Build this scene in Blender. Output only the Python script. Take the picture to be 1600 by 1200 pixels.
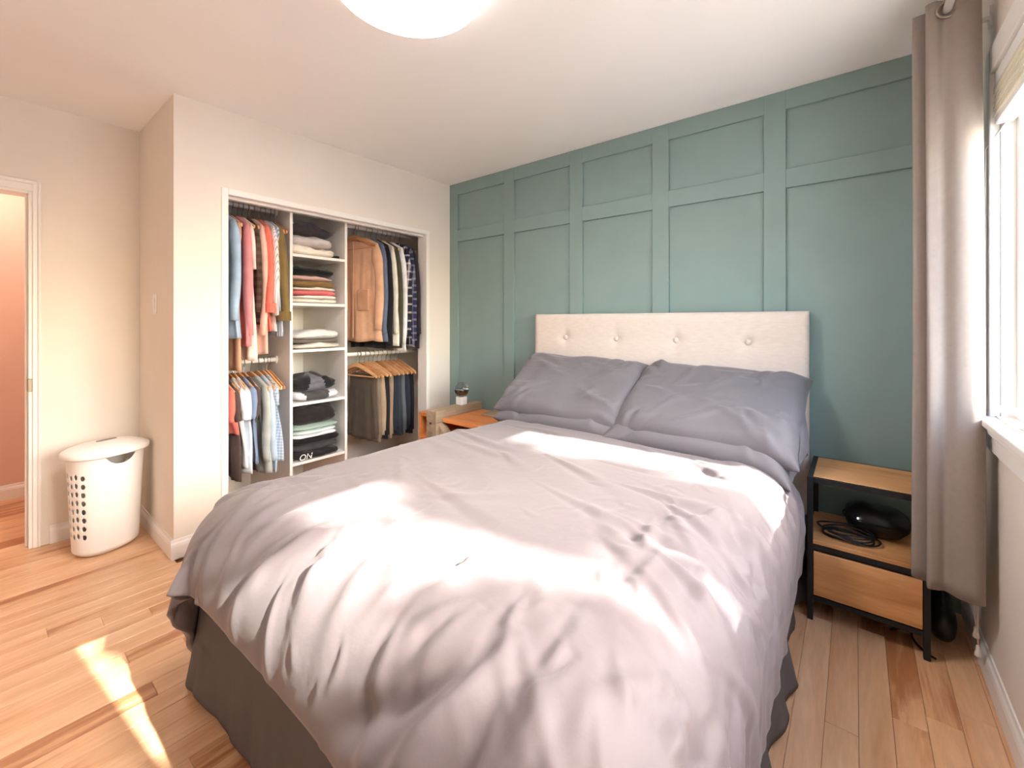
import bpy, bmesh, math, random
import numpy as np
from mathutils import Vector, Matrix

# ------------------------------------------------------------------ clear
for o in list(bpy.data.objects):
    bpy.data.objects.remove(o)
SC = bpy.context.scene
COL = SC.collection
random.seed(7)
RNG = np.random.default_rng(7)
PI = math.pi

# ------------------------------------------------------------------ camera
CAM = Vector((2.79, -2.635, 1.245))
YAW = math.radians(38.6)
cd = bpy.data.cameras.new('camera')
cam = bpy.data.objects.new('camera', cd)
COL.objects.link(cam)
cam.location = CAM
cam.rotation_euler = (PI / 2, 0, YAW)
cd.sensor_width = 36
cd.lens = 672 / 1600 * 36
cd.shift_y = -98 / 1600
cd.clip_start = 0.02
SC.camera = cam

# ------------------------------------------------------------------ light
SC.view_settings.view_transform = 'Standard'
SC.view_settings.look = 'None'
SC.view_settings.gamma = 1
SC.view_settings.use_curve_mapping = False
SC.view_settings.exposure = 2.22
SUN_DIR = Vector((-1.0, -0.10, -0.696)).normalized()
SUN_POWER = 5.6
SKY_POWER = 0.58
LAMP_POWER = 11.5
SC.cycles.max_bounces = 12
SC.cycles.diffuse_bounces = 6
SC.cycles.sample_clamp_indirect = 6

world = bpy.data.worlds.new('world')
SC.world = world
world.use_nodes = True
wn = world.node_tree
wn.nodes.clear()
wo = wn.nodes.new('ShaderNodeOutputWorld')
wb = wn.nodes.new('ShaderNodeBackground')
ws = wn.nodes.new('ShaderNodeTexSky')
ws.sky_type = 'NISHITA'
ws.sun_disc = False
ws.sun_elevation = math.radians(34.7)
ws.sun_rotation = math.radians(84)
ws.air_density = 1.0
ws.dust_density = 2.5
ws.ozone_density = 1.0
wb.inputs['Strength'].default_value = SKY_POWER
wn.links.new(ws.outputs['Color'], wb.inputs['Color'])
wn.links.new(wb.outputs['Background'], wo.inputs['Surface'])

sd = bpy.data.lights.new('sun', 'SUN')
sd.energy = SUN_POWER
sd.angle = math.radians(0.6)
sd.color = (1.0, 0.95, 0.88)
sun = bpy.data.objects.new('sun', sd)
COL.objects.link(sun)
sun.rotation_euler = SUN_DIR.to_track_quat('-Z', 'Y').to_euler()
sun.location = (9, 0, 6)

# window portal, so that the sky is sampled through the opening
pd = bpy.data.lights.new('window_portal', 'AREA')
pd.shape = 'RECTANGLE'
pd.size = 1.63
pd.size_y = 1.18
pd.cycles.is_portal = True
po = bpy.data.objects.new('window_portal', pd)
COL.objects.link(po)
po.location = (3.27, -1.315, 1.5)
po.rotation_euler = (PI / 2, 0, PI / 2)

# ------------------------------------------------------------------ helpers
def lin(c):
    return tuple(((v / 255) / 12.92 if v / 255 <= 0.04045 else ((v / 255 + 0.055) / 1.055) ** 2.4) for v in c)

def link(o, parent=None):
    COL.objects.link(o)
    if parent:
        o.parent = parent
    return o

def wloc(o):
    v = Vector((0, 0, 0))
    while o:
        v = v + o.location
        o = o.parent
    return v

def obj(name, src, material=None, parent=None, loc=None, smooth=False):
    """src: bmesh or mesh in world coordinates (loc given -> mesh is moved to be local to loc)."""
    if isinstance(src, bmesh.types.BMesh):
        me = bpy.data.meshes.new(name)
        src.to_mesh(me)
        src.free()
    else:
        me = src
    base = Vector(loc) if loc is not None else Vector((0, 0, 0))
    pw = wloc(parent) if parent else Vector((0, 0, 0))
    o = bpy.data.objects.new(name, me)
    if loc is not None:
        me.transform(Matrix.Translation(-base))
        o.location = base - pw
    elif parent:
        me.transform(Matrix.Translation(-pw))
    if material:
        me.materials.clear()
        me.materials.append(material)
    if smooth:
        for p in me.polygons:
            p.use_smooth = True
    return link(o, parent)

def thing(name, label, cat, loc=(0, 0, 0), group=None, rz=0):
    o = bpy.data.objects.new(name, None)
    o.empty_display_size = 0.05
    o.location = loc
    o.rotation_euler = (0, 0, rz)
    o['label'] = label
    o['category'] = cat
    if group:
        o['group'] = group
    return link(o)

def tag(o, label, cat, group=None):
    o['label'] = label
    o['category'] = cat
    if group:
        o['group'] = group
    return o

def struct(o):
    o['kind'] = 'structure'
    return o

def box(bm, x0, x1, y0, y1, z0, z1, bev=0.0, seg=1):
    vs = [bm.verts.new(p) for p in ((x0, y0, z0), (x1, y0, z0), (x1, y1, z0), (x0, y1, z0),
                                    (x0, y0, z1), (x1, y0, z1), (x1, y1, z1), (x0, y1, z1))]
    fs = [bm.faces.new([vs[i] for i in f]) for f in
          ((0, 3, 2, 1), (4, 5, 6, 7), (0, 1, 5, 4), (1, 2, 6, 5), (2, 3, 7, 6), (3, 0, 4, 7))]
    if bev > 0:
        es = list({e for f in fs for e in f.edges})
        bmesh.ops.bevel(bm, geom=es, offset=bev, segments=seg, affect='EDGES', profile=0.5)
    return bm

def B(x0, x1, y0, y1, z0, z1, bev=0.0, seg=1):
    return box(bmesh.new(), x0, x1, y0, y1, z0, z1, bev, seg)

def tube(bm, pts, r, n=8, cap=True, squash=None):
    """round tube along pts; r is a number or a list."""
    pts = [Vector(p) for p in pts]
    rs = r if isinstance(r, (list, tuple)) else [r] * len(pts)
    rings = []
    up = Vector((0, 0, 1))
    prev = None
    for i, p in enumerate(pts):
        a = pts[max(i - 1, 0)]
        b = pts[min(i + 1, len(pts) - 1)]
        t = (b - a).normalized()
        if prev is None:
            ref = up if abs(t.dot(up)) < 0.9 else Vector((1, 0, 0))
            n1 = t.cross(ref).normalized()
        else:
            n1 = (prev - t * prev.dot(t))
            n1 = n1.normalized() if n1.length > 1e-6 else t.orthogonal().normalized()
        prev = n1
        n2 = t.cross(n1).normalized()
        ring = []
        for k in range(n):
            a_ = 2 * PI * k / n
            ring.append(bm.verts.new(p + n1 * (math.cos(a_) * rs[i]) + n2 * (math.sin(a_) * rs[i])))
        rings.append(ring)
    for i in range(len(rings) - 1):
        for k in range(n):
            bm.faces.new((rings[i][k], rings[i][(k + 1) % n], rings[i + 1][(k + 1) % n], rings[i + 1][k]))
    if cap:
        bm.faces.new(rings[0][::-1])
        bm.faces.new(rings[-1])
    return bm

def lathe(bm, prof, c, n=32, cap=True):
    """prof: (r, z) list around the vertical axis through c."""
    rings = []
    for r, z in prof:
        rings.append([bm.verts.new((c[0] + r * math.cos(2 * PI * k / n), c[1] + r * math.sin(2 * PI * k / n), c[2] + z)) for k in range(n)])
    for i in range(len(rings) - 1):
        for k in range(n):
            bm.faces.new((rings[i][k], rings[i][(k + 1) % n], rings[i + 1][(k + 1) % n], rings[i + 1][k]))
    if cap:
        bm.faces.new(rings[0][::-1])
        bm.faces.new(rings[-1])
    return bm

def grid_mesh(name, P, closed_u=False):
    """P: array (nv, nu, 3)."""
    nv, nu = P.shape[:2]
    idx = np.arange(nv * nu).reshape(nv, nu)
    faces = []
    mu = nu if closed_u else nu - 1
    for j in range(nv - 1):
        for i in range(mu):
            k = (i + 1) % nu
            faces.append((int(idx[j, i]), int(idx[j, k]), int(idx[j + 1, k]), int(idx[j + 1, i])))
    me = bpy.data.meshes.new(name)
    me.from_pydata([tuple(map(float, p)) for p in P.reshape(-1, 3)], [], faces)
    return me

def solid(o, th, off=0, sub=0):
    m = o.modifiers.new('thickness', 'SOLIDIFY')
    m.thickness = th
    m.offset = off
    if sub:
        s = o.modifiers.new('smooth', 'SUBSURF')
        s.levels = sub
        s.render_levels = sub
    return o

# ------------------------------------------------------------------ materials
MATS = {}
def mat(name, rgb, rough=0.6, metal=0.0, spec=0.5, var=0.0, vscale=8.0, bump=0.0, bscale=60.0, sheen=0.0, trans=0.0,
        stretch=(1, 1, 1), dist=0.01):
    if name in MATS:
        return MATS[name]
    m = bpy.data.materials.new(name)
    m.use_nodes = True
    nt = m.node_tree
    b = nt.nodes['Principled BSDF']
    c = lin(rgb)
    b.inputs['Base Color'].default_value = (*c, 1)
    b.inputs['Roughness'].default_value = rough
    b.inputs['Metallic'].default_value = metal
    b.inputs['Specular IOR Level'].default_value = spec
    if sheen:
        b.inputs['Sheen Weight'].default_value = sheen
        b.inputs['Sheen Roughness'].default_value = 0.5
    tc = nt.nodes.new('ShaderNodeTexCoord')
    mp = nt.nodes.new('ShaderNodeMapping')
    mp.inputs['Scale'].default_value = stretch
    nt.links.new(tc.outputs['Object'], mp.inputs['Vector'])
    if var:
        n = nt.nodes.new('ShaderNodeTexNoise')
        n.inputs['Scale'].default_value = vscale
        n.inputs['Detail'].default_value = 4
        nt.links.new(mp.outputs['Vector'], n.inputs['Vector'])
        r = nt.nodes.new('ShaderNodeValToRGB')
        r.color_ramp.elements[0].position = 0.3
        r.color_ramp.elements[1].position = 0.7
        r.color_ramp.elements[0].color = (*[v * (1 - var) for v in c], 1)
        r.color_ramp.elements[1].color = (*[min(1, v * (1 + var)) for v in c], 1)
        nt.links.new(n.outputs['Fac'], r.inputs['Fac'])
        nt.links.new(r.outputs['Color'], b.inputs['Base Color'])
    if bump:
        n2 = nt.nodes.new('ShaderNodeTexNoise')
        n2.inputs['Scale'].default_value = bscale
        n2.inputs['Detail'].default_value = 5
        nt.links.new(mp.outputs['Vector'], n2.inputs['Vector'])
        bp = nt.nodes.new('ShaderNodeBump')
        bp.inputs['Strength'].default_value = bump
        bp.inputs['Distance'].default_value = dist
        nt.links.new(n2.outputs['Fac'], bp.inputs['Height'])
        nt.links.new(bp.outputs['Normal'], b.inputs['Normal'])
    if trans:
        tr = nt.nodes.new('ShaderNodeBsdfTranslucent')
        tr.inputs['Color'].default_value = (*c, 1)
        mx = nt.nodes.new('ShaderNodeMixShader')
        mx.inputs['Fac'].default_value = trans
        out = nt.nodes['Material Output']
        nt.links.new(b.outputs['BSDF'], mx.inputs[1])
        nt.links.new(tr.outputs['BSDF'], mx.inputs[2])
        nt.links.new(mx.outputs['Shader'], out.inputs['Surface'])
    MATS[name] = m
    return m

def cloth(rgb, k=0):
    if max(rgb) > 90:
        rgb = tuple(int(255 * (v / 255) ** 0.80) for v in rgb)
    return mat('cloth_%d_%d_%d_%d' % (*rgb, k), rgb, rough=0.9, spec=0.15, var=0.10, vscale=14, bump=0.25, bscale=260, sheen=0.15, dist=0.002)

def stripe_cloth(name, a, b_, scale, axis='X', plaid=False, duty=0.5):
    """stripes (or a plaid) woven into the cloth."""
    m = mat(name, a, rough=0.9, spec=0.15, bump=0.2, bscale=260, dist=0.002)
    nt = m.node_tree
    bs = nt.nodes['Principled BSDF']
    tc = nt.nodes.new('ShaderNodeTexCoord')
    sx = nt.nodes.new('ShaderNodeSeparateXYZ')
    nt.links.new(tc.outputs['UV' if False else 'Object'], sx.inputs[0])
    def band(sock, sc):
        mu = nt.nodes.new('ShaderNodeMath'); mu.operation = 'MULTIPLY'; mu.inputs[1].default_value = sc
        nt.links.new(sock, mu.inputs[0])
        fr = nt.nodes.new('ShaderNodeMath'); fr.operation = 'FRACT'
        nt.links.new(mu.outputs[0], fr.inputs[0])
        gt = nt.nodes.new('ShaderNodeMath'); gt.operation = 'GREATER_THAN'; gt.inputs[1].default_value = duty
        nt.links.new(fr.outputs[0], gt.inputs[0])
        return gt.outputs[0]
    fac = band(sx.outputs[axis], scale)
    if plaid:
        f2 = band(sx.outputs['Z'], scale)
        ad = nt.nodes.new('ShaderNodeMath'); ad.operation = 'ADD'
        nt.links.new(fac, ad.inputs[0]); nt.links.new(f2, ad.inputs[1])
        dv = nt.nodes.new('ShaderNodeMath'); dv.operation = 'MULTIPLY'; dv.inputs[1].default_value = 0.5
        nt.links.new(ad.outputs[0], dv.inputs[0])
        fac = dv.outputs[0]
    mx = nt.nodes.new('ShaderNodeMix'); mx.data_type = 'RGBA'
    mx.inputs[6].default_value = (*lin(a), 1)
    mx.inputs[7].default_value = (*lin(b_), 1)
    nt.links.new(fac, mx.inputs[0])
    nt.links.new(mx.outputs[2], bs.inputs['Base Color'])
    return m

def wood(name, dark, mid, light, axis='Y', scale=3.0, rough=0.35, rand=0.0, contrast=1.0, knots=False):
    """boards: grain stretched along axis, hue shifting from object to object when rand > 0."""
    m = bpy.data.materials.new(name)
    m.use_nodes = True
    nt = m.node_tree
    bs = nt.nodes['Principled BSDF']
    bs.inputs['Roughness'].default_value = rough
    tc = nt.nodes.new('ShaderNodeTexCoord')
    oi = nt.nodes.new('ShaderNodeObjectInfo')
    mp = nt.nodes.new('ShaderNodeMapping')
    st = {'X': (0.12, 1, 1), 'Y': (1, 0.12, 1), 'Z': (1, 1, 0.12)}[axis]
    mp.inputs['Scale'].default_value = tuple(scale * v * 4 for v in st)
    nt.links.new(tc.outputs['Object'], mp.inputs['Vector'])
    cb = nt.nodes.new('ShaderNodeCombineXYZ')
    ml = nt.nodes.new('ShaderNodeMath'); ml.operation = 'MULTIPLY'; ml.inputs[1].default_value = 57.0
    nt.links.new(oi.outputs['Random'], ml.inputs[0])
    for k in range(3):
        nt.links.new(ml.outputs[0], cb.inputs[k])
    nt.links.new(cb.outputs[0], mp.inputs['Location'])
    n = nt.nodes.new('ShaderNodeTexNoise')
    n.inputs['Scale'].default_value = 1.0
    n.inputs['Detail'].default_value = 6
    n.inputs['Roughness'].default_value = 0.62
    n.inputs['Distortion'].default_value = 0.6
    nt.links.new(mp.outputs['Vector'], n.inputs['Vector'])
    fac = n.outputs['Fac']
    if rand:
        # each board leans to its own part of the ramp
        pw = nt.nodes.new('ShaderNodeMath'); pw.operation = 'MULTIPLY_ADD'
        pw.inputs[1].default_value = rand; pw.inputs[2].default_value = -rand * 0.5
        nt.links.new(oi.outputs['Random'], pw.inputs[0])
        ad = nt.nodes.new('ShaderNodeMath'); ad.operation = 'ADD'
        nt.links.new(fac, ad.inputs[0]); nt.links.new(pw.outputs[0], ad.inputs[1])
        fac = ad.outputs[0]
    r = nt.nodes.new('ShaderNodeValToRGB')
    e = r.color_ramp.elements
    w = 0.2 / contrast
    e[0].position = 0.5 - w; e[0].color = (*lin(dark), 1)
    e[1].position = 0.5 + w; e[1].color = (*lin(light), 1)
    q = e.new(0.5 - w * 0.35); q.color = (*lin(mid), 1)
    nt.links.new(fac, r.inputs['Fac'])
    col = r.outputs['Color']
    # fine pores
    n2 = nt.nodes.new('ShaderNodeTexNoise')
    n2.inputs['Scale'].default_value = 9.0
    n2.inputs['Detail'].default_value = 3
    nt.links.new(mp.outputs['Vector'], n2.inputs['Vector'])
    hs = nt.nodes.new('ShaderNodeHueSaturation')
    mr = nt.nodes.new('ShaderNodeMapRange')
    mr.inputs[1].default_value = 0.3; mr.inputs[2].default_value = 0.7
    mr.inputs[3].default_value = 0.93; mr.inputs[4].default_value = 1.05
    nt.links.new(n2.outputs['Fac'], mr.inputs[0])
    nt.links.new(mr.outputs[0], hs.inputs['Value'])
    nt.links.new(col, hs.inputs['Color'])
    nt.links.new(hs.outputs['Color'], bs.inputs['Base Color'])
    bp = nt.nodes.new('ShaderNodeBump')
    bp.inputs['Strength'].default_value = 0.08
    bp.inputs['Distance'].default_value = 0.003
    nt.links.new(n2.outputs['Fac'], bp.inputs['Height'])
    nt.links.new(bp.outputs['Normal'], bs.inputs['Normal'])
    return m

M_WALL = mat('wall_paint', (232, 223, 213), rough=0.75, spec=0.3, var=0.02, vscale=3, bump=0.08, bscale=120, dist=0.004)
M_CEIL = mat('ceiling_paint', (246, 244, 242), rough=0.9, spec=0.2, bump=0.05, bscale=150, dist=0.004)
M_HALL = mat('hall_paint', (226, 192, 176), rough=0.75, spec=0.3, var=0.02, vscale=3)
M_TEAL = mat('teal_paint', (128, 150, 147), rough=0.6, spec=0.35, var=0.03, vscale=5, bump=0.06, bscale=200, dist=0.003)
M_TRIM = mat('white_trim', (240, 236, 232), rough=0.4, var=0.015, vscale=4)
M_WHITE = mat('white_melamine', (236, 232, 228), rough=0.45, var=0.01, vscale=4)
M_CLOSET = mat('closet_paint', (232, 227, 220), rough=0.8, var=0.02, vscale=3)
M_FLOOR = wood('maple_boards', (172, 116, 78), (212, 164, 124), (230, 190, 152), 'Y', 2.6, 0.34, rand=0.20, contrast=1.1)
M_SUB = mat('subfloor', (120, 80, 52), rough=0.9, var=0.1)
M_HANGER = wood('hanger_wood', (176, 116, 70), (210, 152, 104), (228, 178, 132), 'X', 6, 0.4, rand=0.3)
M_OAK = wood('oak_board', (176, 122, 72), (204, 150, 98), (218, 168, 116), 'X', 3.0, 0.45, rand=0.15, contrast=0.8)
M_ORANGE = wood('orange_stained_board', (196, 110, 54), (222, 136, 72), (232, 154, 90), 'X', 3.0, 0.4, contrast=0.8)
M_BEAM = wood('weathered_timber', (120, 98, 76), (160, 138, 114), (188, 168, 142), 'Y', 4.0, 0.85, contrast=0.9)
M_BLACK = mat('black_metal', (30, 30, 31), rough=0.45, metal=0.3, var=0.05)
M_PLASTIC = mat('black_plastic', (16, 16, 18), rough=0.45, var=0.05)
M_CHROME = mat('chrome', (205, 205, 208), rough=0.12, metal=1.0, var=0.02)
M_DUVET = mat('duvet_cotton', (114, 104, 106), rough=0.58, spec=0.35, var=0.03, vscale=5, bump=0.16, bscale=22, sheen=0.2, dist=0.01)
M_PILLOW = mat('pillow_cotton', (104, 100, 104), rough=0.6, spec=0.35, var=0.03, vscale=6, bump=0.2, bscale=20, sheen=0.2, dist=0.008)
M_SKIRT = mat('skirt_cotton', (92, 87, 86), rough=0.85, spec=0.2, var=0.05, vscale=6, bump=0.15, bscale=60, dist=0.006)
M_LINEN = mat('beige_linen', (208, 196, 186), rough=0.9, spec=0.2, var=0.05, vscale=90, bump=0.25, bscale=420, sheen=0.2, dist=0.0015, stretch=(0.25, 1, 1))
M_CURTAIN = mat('taupe_curtain', (158, 146, 138), rough=0.85, spec=0.2, var=0.04, vscale=60, bump=0.2, bscale=500, sheen=0.2, dist=0.001, trans=0.18)
M_SHEET = mat('sheet_cotton', (196, 190, 190), rough=0.8, var=0.03, bump=0.2, bscale=60)
M_HAMPER = mat('hamper_plastic', (240, 237, 234), rough=0.38, var=0.01)
M_RECESS_SHADE = mat('grip_recess_shade', (150, 132, 122), rough=0.6, var=0.03)  # brown colour stands for the shade inside the lid's handle recess
M_BRASS = mat('brushed_nickel', (150, 138, 124), rough=0.35, metal=0.9, var=0.05)
M_CORD = mat('cord_white', (226, 218, 208), rough=0.8, var=0.03)
M_VINYL = mat('window_vinyl', (242, 242, 240), rough=0.35, var=0.01)
M_SLAT = mat('blind_slat', (232, 228, 214), rough=0.5, var=0.02)

def glass_mat():
    m = bpy.data.materials.new('window_glass')
    m.use_nodes = True
    nt = m.node_tree
    nt.nodes.clear()
    out = nt.nodes.new('ShaderNodeOutputMaterial')
    tr = nt.nodes.new('ShaderNodeBsdfTransparent')
    tr.inputs['Color'].default_value = (0.97, 0.985, 0.98, 1)
    gl = nt.nodes.new('ShaderNodeBsdfGlossy')
    gl.inputs['Roughness'].default_value = 0.02
    mx = nt.nodes.new('ShaderNodeMixShader')
    mx.inputs['Fac'].default_value = 0.05
    nt.links.new(tr.outputs[0], mx.inputs[1])
    nt.links.new(gl.outputs[0], mx.inputs[2])
    nt.links.new(mx.outputs[0], out.inputs['Surface'])
    return m
M_GLASS = glass_mat()

def emit_mat(name, rgb, power):
    m = bpy.data.materials.new(name)
    m.use_nodes = True
    b = m.node_tree.nodes['Principled BSDF']
    b.inputs['Base Color'].default_value = (0.9, 0.88, 0.85, 1)
    b.inputs['Emission Color'].default_value = (*rgb, 1)
    b.inputs['Emission Strength'].default_value = power
    return m

# ------------------------------------------------------------------ room shell
H = 2.44           # ceiling
XW = 3.155         # window wall
YB = -3.32         # wall behind the camera
XD = -0.74         # doorway wall (niche)
YR = -1.98         # closet return wall
XH = -1.85         # hall wall
OY0, OY1, OZ = -1.735, -0.285, 1.97   # closet opening
WY0, WY1, WZ0, WZ1 = -2.17, -0.50, 0.93, 2.08   # window opening
DY0, DY1, DZ = -3.20, -2.429, 1.96     # doorway opening

floor = struct(obj('floor', B(XH - 0.1, XW + 0.15, YB - 0.1, 0.1, -0.06, -0.012), M_SUB))
plank_cache = {}
def plank(x, y, w, L):
    key = (round(w, 4), round(L, 3))
    if key not in plank_cache:
        bm = B(0.0004, w - 0.0004, 0.0004, L - 0.0004, -0.012, 0.0)
        es = [e for e in bm.edges if all(v.co.z > -0.001 for v in e.verts)]
        bmesh.ops.bevel(bm, geom=es, offset=0.0012, segments=1, affect='EDGES')
        me = bpy.data.meshes.new('plank')
        bm.to_mesh(me); bm.free()
        me.materials.append(M_FLOOR)
        plank_cache[key] = me
    o = bpy.data.objects.new('plank', plank_cache[key])
    o.location = (x, y, 0)
    link(o, floor)

PW = 0.083
x = XH
LENS = [0.38, 0.52, 0.66, 0.84, 1.02, 1.22]
while x < XW - 0.001:
    w = min(PW, XW - x)
    if x < XD - 0.12:
        ya, yb = YB, -1.9
    elif x < -0.005:
        ya, yb = YB, YR
    else:
        ya, yb = YB, 0.0
    y = ya
    first = True
    while y < yb - 0.001:
        L = random.choice(LENS)
        if first:
            L *= random.choice((0.35, 0.6, 0.85, 1.0))
            first = False
        L = round(L, 2)
        if yb - (y + L) < 0.15:
            L = yb - y
        plank(x, y, w, L)
        y += L
    x += PW
# closet floor
struct(obj('floor_closet', B(XD, 0, YR, 0, -0.02, -0.001), M_FLOOR))

struct(obj('ceiling', B(XH - 0.1, XW + 0.15, YB - 0.1, 0.1, H, H + 0.1), M_CEIL))

# teal wall with its battens
struct(obj('wall_closet_far', B(XD - 0.12, 0.0, 0.0, 0.1, -0.02, H), M_CLOSET))
wall_back = struct(obj('wall_back', B(0.0, XW + 0.15, 0.0, 0.1, -0.02, H), M_TEAL))
XS = [(0.0, 0.10), (0.62, 0.72), (1.22, 1.32), (1.81, 1.91), (2.41, 2.51), (3.01, XW)]
RZ = [(0.0, 0.14), (1.934, 2.034), (2.34, H)]
for (a, b) in XS:
    obj('stile', B(a, b, -0.019, 0.001, 0.0, H - 0.001, 0.0015), M_TEAL, wall_back)
for i in range(5):
    for (a, b) in RZ:
        obj('rail', B(XS[i][1] - 0.001, XS[i + 1][0] + 0.001, -0.0185, 0.001, a, b - 0.001, 0.0015), M_TEAL, wall_back)
    for za, zb in ((0.14, 1.934), (2.034, 2.34)):
        obj('panel', B(XS[i][1] + 0.001, XS[i + 1][0] - 0.001, -0.0025, 0.001, za, zb), M_TEAL, wall_back)

# closet front wall (x = 0)
wl = struct(obj('wall_left', B(-0.10, 0, OY1, 0, 0, H), M_WALL))
struct(obj('wall_left_header', B(-0.10, 0, OY0, OY1, OZ, H), M_WALL))
struct(obj('wall_left_end', B(-0.10, 0, YR, OY0, 0, H), M_WALL))
struct(obj('wall_closet_return', B(XD, -0.10, YR, YR + 0.08, 0, H), M_WALL))
struct(obj('wall_closet_back', B(XD - 0.12, XD, YR + 0.001, 0.0, 0, H), M_CLOSET))
# doorway wall
struct(obj('wall_doorway', B(XD - 0.12, XD, DY1, YR, 0, H), M_WALL))
struct(obj('wall_doorway_header', B(XD - 0.12, XD, DY0, DY1, DZ, H), M_WALL))
struct(obj('wall_doorway_end', B(XD - 0.12, XD, YB, DY0, 0, H), M_WALL))
struct(obj('wall_hall', B(XH - 0.1, XH, YB - 0.1, 0.1, 0, H), M_HALL))
struct(obj('wall_hall_end', B(XH, XD - 0.12, -1.9, -1.8, 0, H), M_HALL))
struct(obj('wall_front', B(XH, XW + 0.15, YB - 0.1, YB, 0, H), M_WALL))
# window wall
wr = struct(obj('wall_right', B(XW, XW + 0.15, YB, 0, -0.02, WZ0), M_WALL))
struct(obj('wall_right_header', B(XW, XW + 0.15, YB, 0, WZ1, H), M_WALL))
struct(obj('wall_right_far', B(XW, XW + 0.15, WY1, 0, WZ0, WZ1), M_WALL))
struct(obj('wall_right_near', B(XW, XW + 0.15, YB, WY0, WZ0, WZ1), M_WALL))

# baseboards: (name, along, fixed, a, b, direction into the room)
def baseboard(name, axis, f, a, b, s):
    bm = bmesh.new()
    prof = [(0, 0), (0.014, 0), (0.014, 0.065), (0.011, 0.078), (0.006, 0.086), (0.004, 0.098), (0, 0.100)]
    rings = []
    for t in (a, b):
        ring = []
        for d, z in prof:
            ring.append(bm.verts.new((f + s * d, t, z) if axis == 'y' else (t, f + s * d, z)))
        rings.append(ring)
    n = len(prof)
    for k in range(n):
        bm.faces.new((rings[0][k], rings[0][(k + 1) % n], rings[1][(k + 1) % n], rings[1][k]))
    bm.faces.new(rings[0][::-1]); bm.faces.new(rings[1])
    bmesh.ops.recalc_face_normals(bm, faces=bm.faces)
    return struct(obj(name, bm, M_TRIM))
baseboard('baseboard_right', 'y', XW, YB, -0.015, -1)
baseboard('baseboard_left_end', 'y', 0, YR - 0.014, OY0 - 0.04, 1)
baseboard('baseboard_left', 'y', 0, OY1 + 0.04, -0.015, 1)
baseboard('baseboard_return', 'x', YR, XD, 0.0, -1)
baseboard('baseboard_doorway', 'y', XD, DY1 + 0.06, YR - 0.014, 1)
baseboard('baseboard_hall', 'y', XH, YB, -1.9, 1)
baseboard('baseboard_front', 'x', YB, XD, XW, 1)

# closet opening trim
bm = bmesh.new()
t1 = struct(obj('trim_1', B(-0.102, 0.012, OY0 - 0.03, OY0 + 0.004, 0, OZ + 0.03, 0.003), M_TRIM))
t2 = struct(obj('trim_2', B(-0.102, 0.012, OY1 - 0.004, OY1 + 0.03, 0, OZ + 0.03, 0.003), M_TRIM))
t3 = struct(obj('trim_3', B(-0.102, 0.013, OY0 + 0.004, OY1 - 0.004, OZ - 0.006, OZ + 0.03, 0.003), M_TRIM))
obj('track_lip', B(-0.07, -0.03, OY0 + 0.004, OY1 - 0.004, OZ - 0.02, OZ - 0.006), M_TRIM, t3)

# doorway casing with jamb and strike plate
dw = struct(obj('trim_4', B(XD - 0.12, XD + 0.002, DY1 - 0.018, DY1 + 0.001, 0, DZ, 0.002), M_TRIM))
obj('casing', B(XD - 0.001, XD + 0.012, DY1 - 0.004, DY1 + 0.016, 0, DZ + 0.055, 0.003), M_TRIM, dw)
obj('casing_bead', B(XD - 0.001, XD + 0.019, DY1 + 0.016, DY1 + 0.028, 0, DZ + 0.055, 0.004), M_TRIM, dw)
obj('door_stop', B(XD - 0.075, XD - 0.04, DY1 - 0.028, DY1 - 0.018, 0, DZ - 0.018, 0.002), M_TRIM, dw)
o = obj('strike_plate', B(XD - 0.03, XD + 0.0125, DY1 - 0.021, DY1 - 0.004, 0.86, 0.93, 0.002), M_BRASS, dw)
dh = struct(obj('trim_5', B(XD - 0.12, XD + 0.002, DY0, DY1 - 0.018, DZ - 0.018, DZ + 0.001, 0.002), M_TRIM))
obj('casing', B(XD - 0.001, XD + 0.012, DY0 - 0.05, DY1 - 0.004, DZ - 0.004, DZ + 0.036, 0.003), M_TRIM, dh)
obj('casing_bead', B(XD - 0.001, XD + 0.019, DY0 - 0.05, DY1 + 0.016, DZ + 0.036, DZ + 0.055, 0.004), M_TRIM, dh)

# light switch on the return wall
sw = thing('light_switch', 'small white light switch on the narrow wall beside the closet', 'switch', (-0.36, YR, 1.345))
obj('plate', B(-0.395, -0.325, YR - 0.006, YR, 1.288, 1.402, 0.002), M_TRIM, sw)
obj('toggle', B(-0.372, -0.348, YR - 0.012, YR - 0.005, 1.315, 1.375, 0.002), M_VINYL, sw)

# ------------------------------------------------------------------ window
win = struct(obj('window_1', B(XW + 0.012, XW + 0.15, WY1 - 0.012, WY1 + 0.001, WZ0, WZ1), M_TRIM))
obj('jamb', B(XW + 0.012, XW + 0.15, WY0 - 0.001, WY0 + 0.012, WZ0, WZ1), M_TRIM, win)
obj('jamb', B(XW + 0.012, XW + 0.15, WY0 + 0.012, WY1 - 0.012, WZ1 - 0.012, WZ1 + 0.001), M_TRIM, win)
# casings
obj('casing', B(XW - 0.014, XW + 0.012, WY1 - 0.008, WY1 + 0.06, WZ0 - 0.03, WZ1 + 0.075, 0.003), M_TRIM, win)
obj('casing', B(XW - 0.014, XW + 0.012, WY0 - 0.06, WY0 + 0.008, WZ0 - 0.03, WZ1 + 0.075, 0.003), M_TRIM, win)
obj('casing', B(XW - 0.014, XW + 0.012, WY0 + 0.008, WY1 - 0.008, WZ1 - 0.008, WZ1 + 0.075, 0.003), M_TRIM, win)
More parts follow.
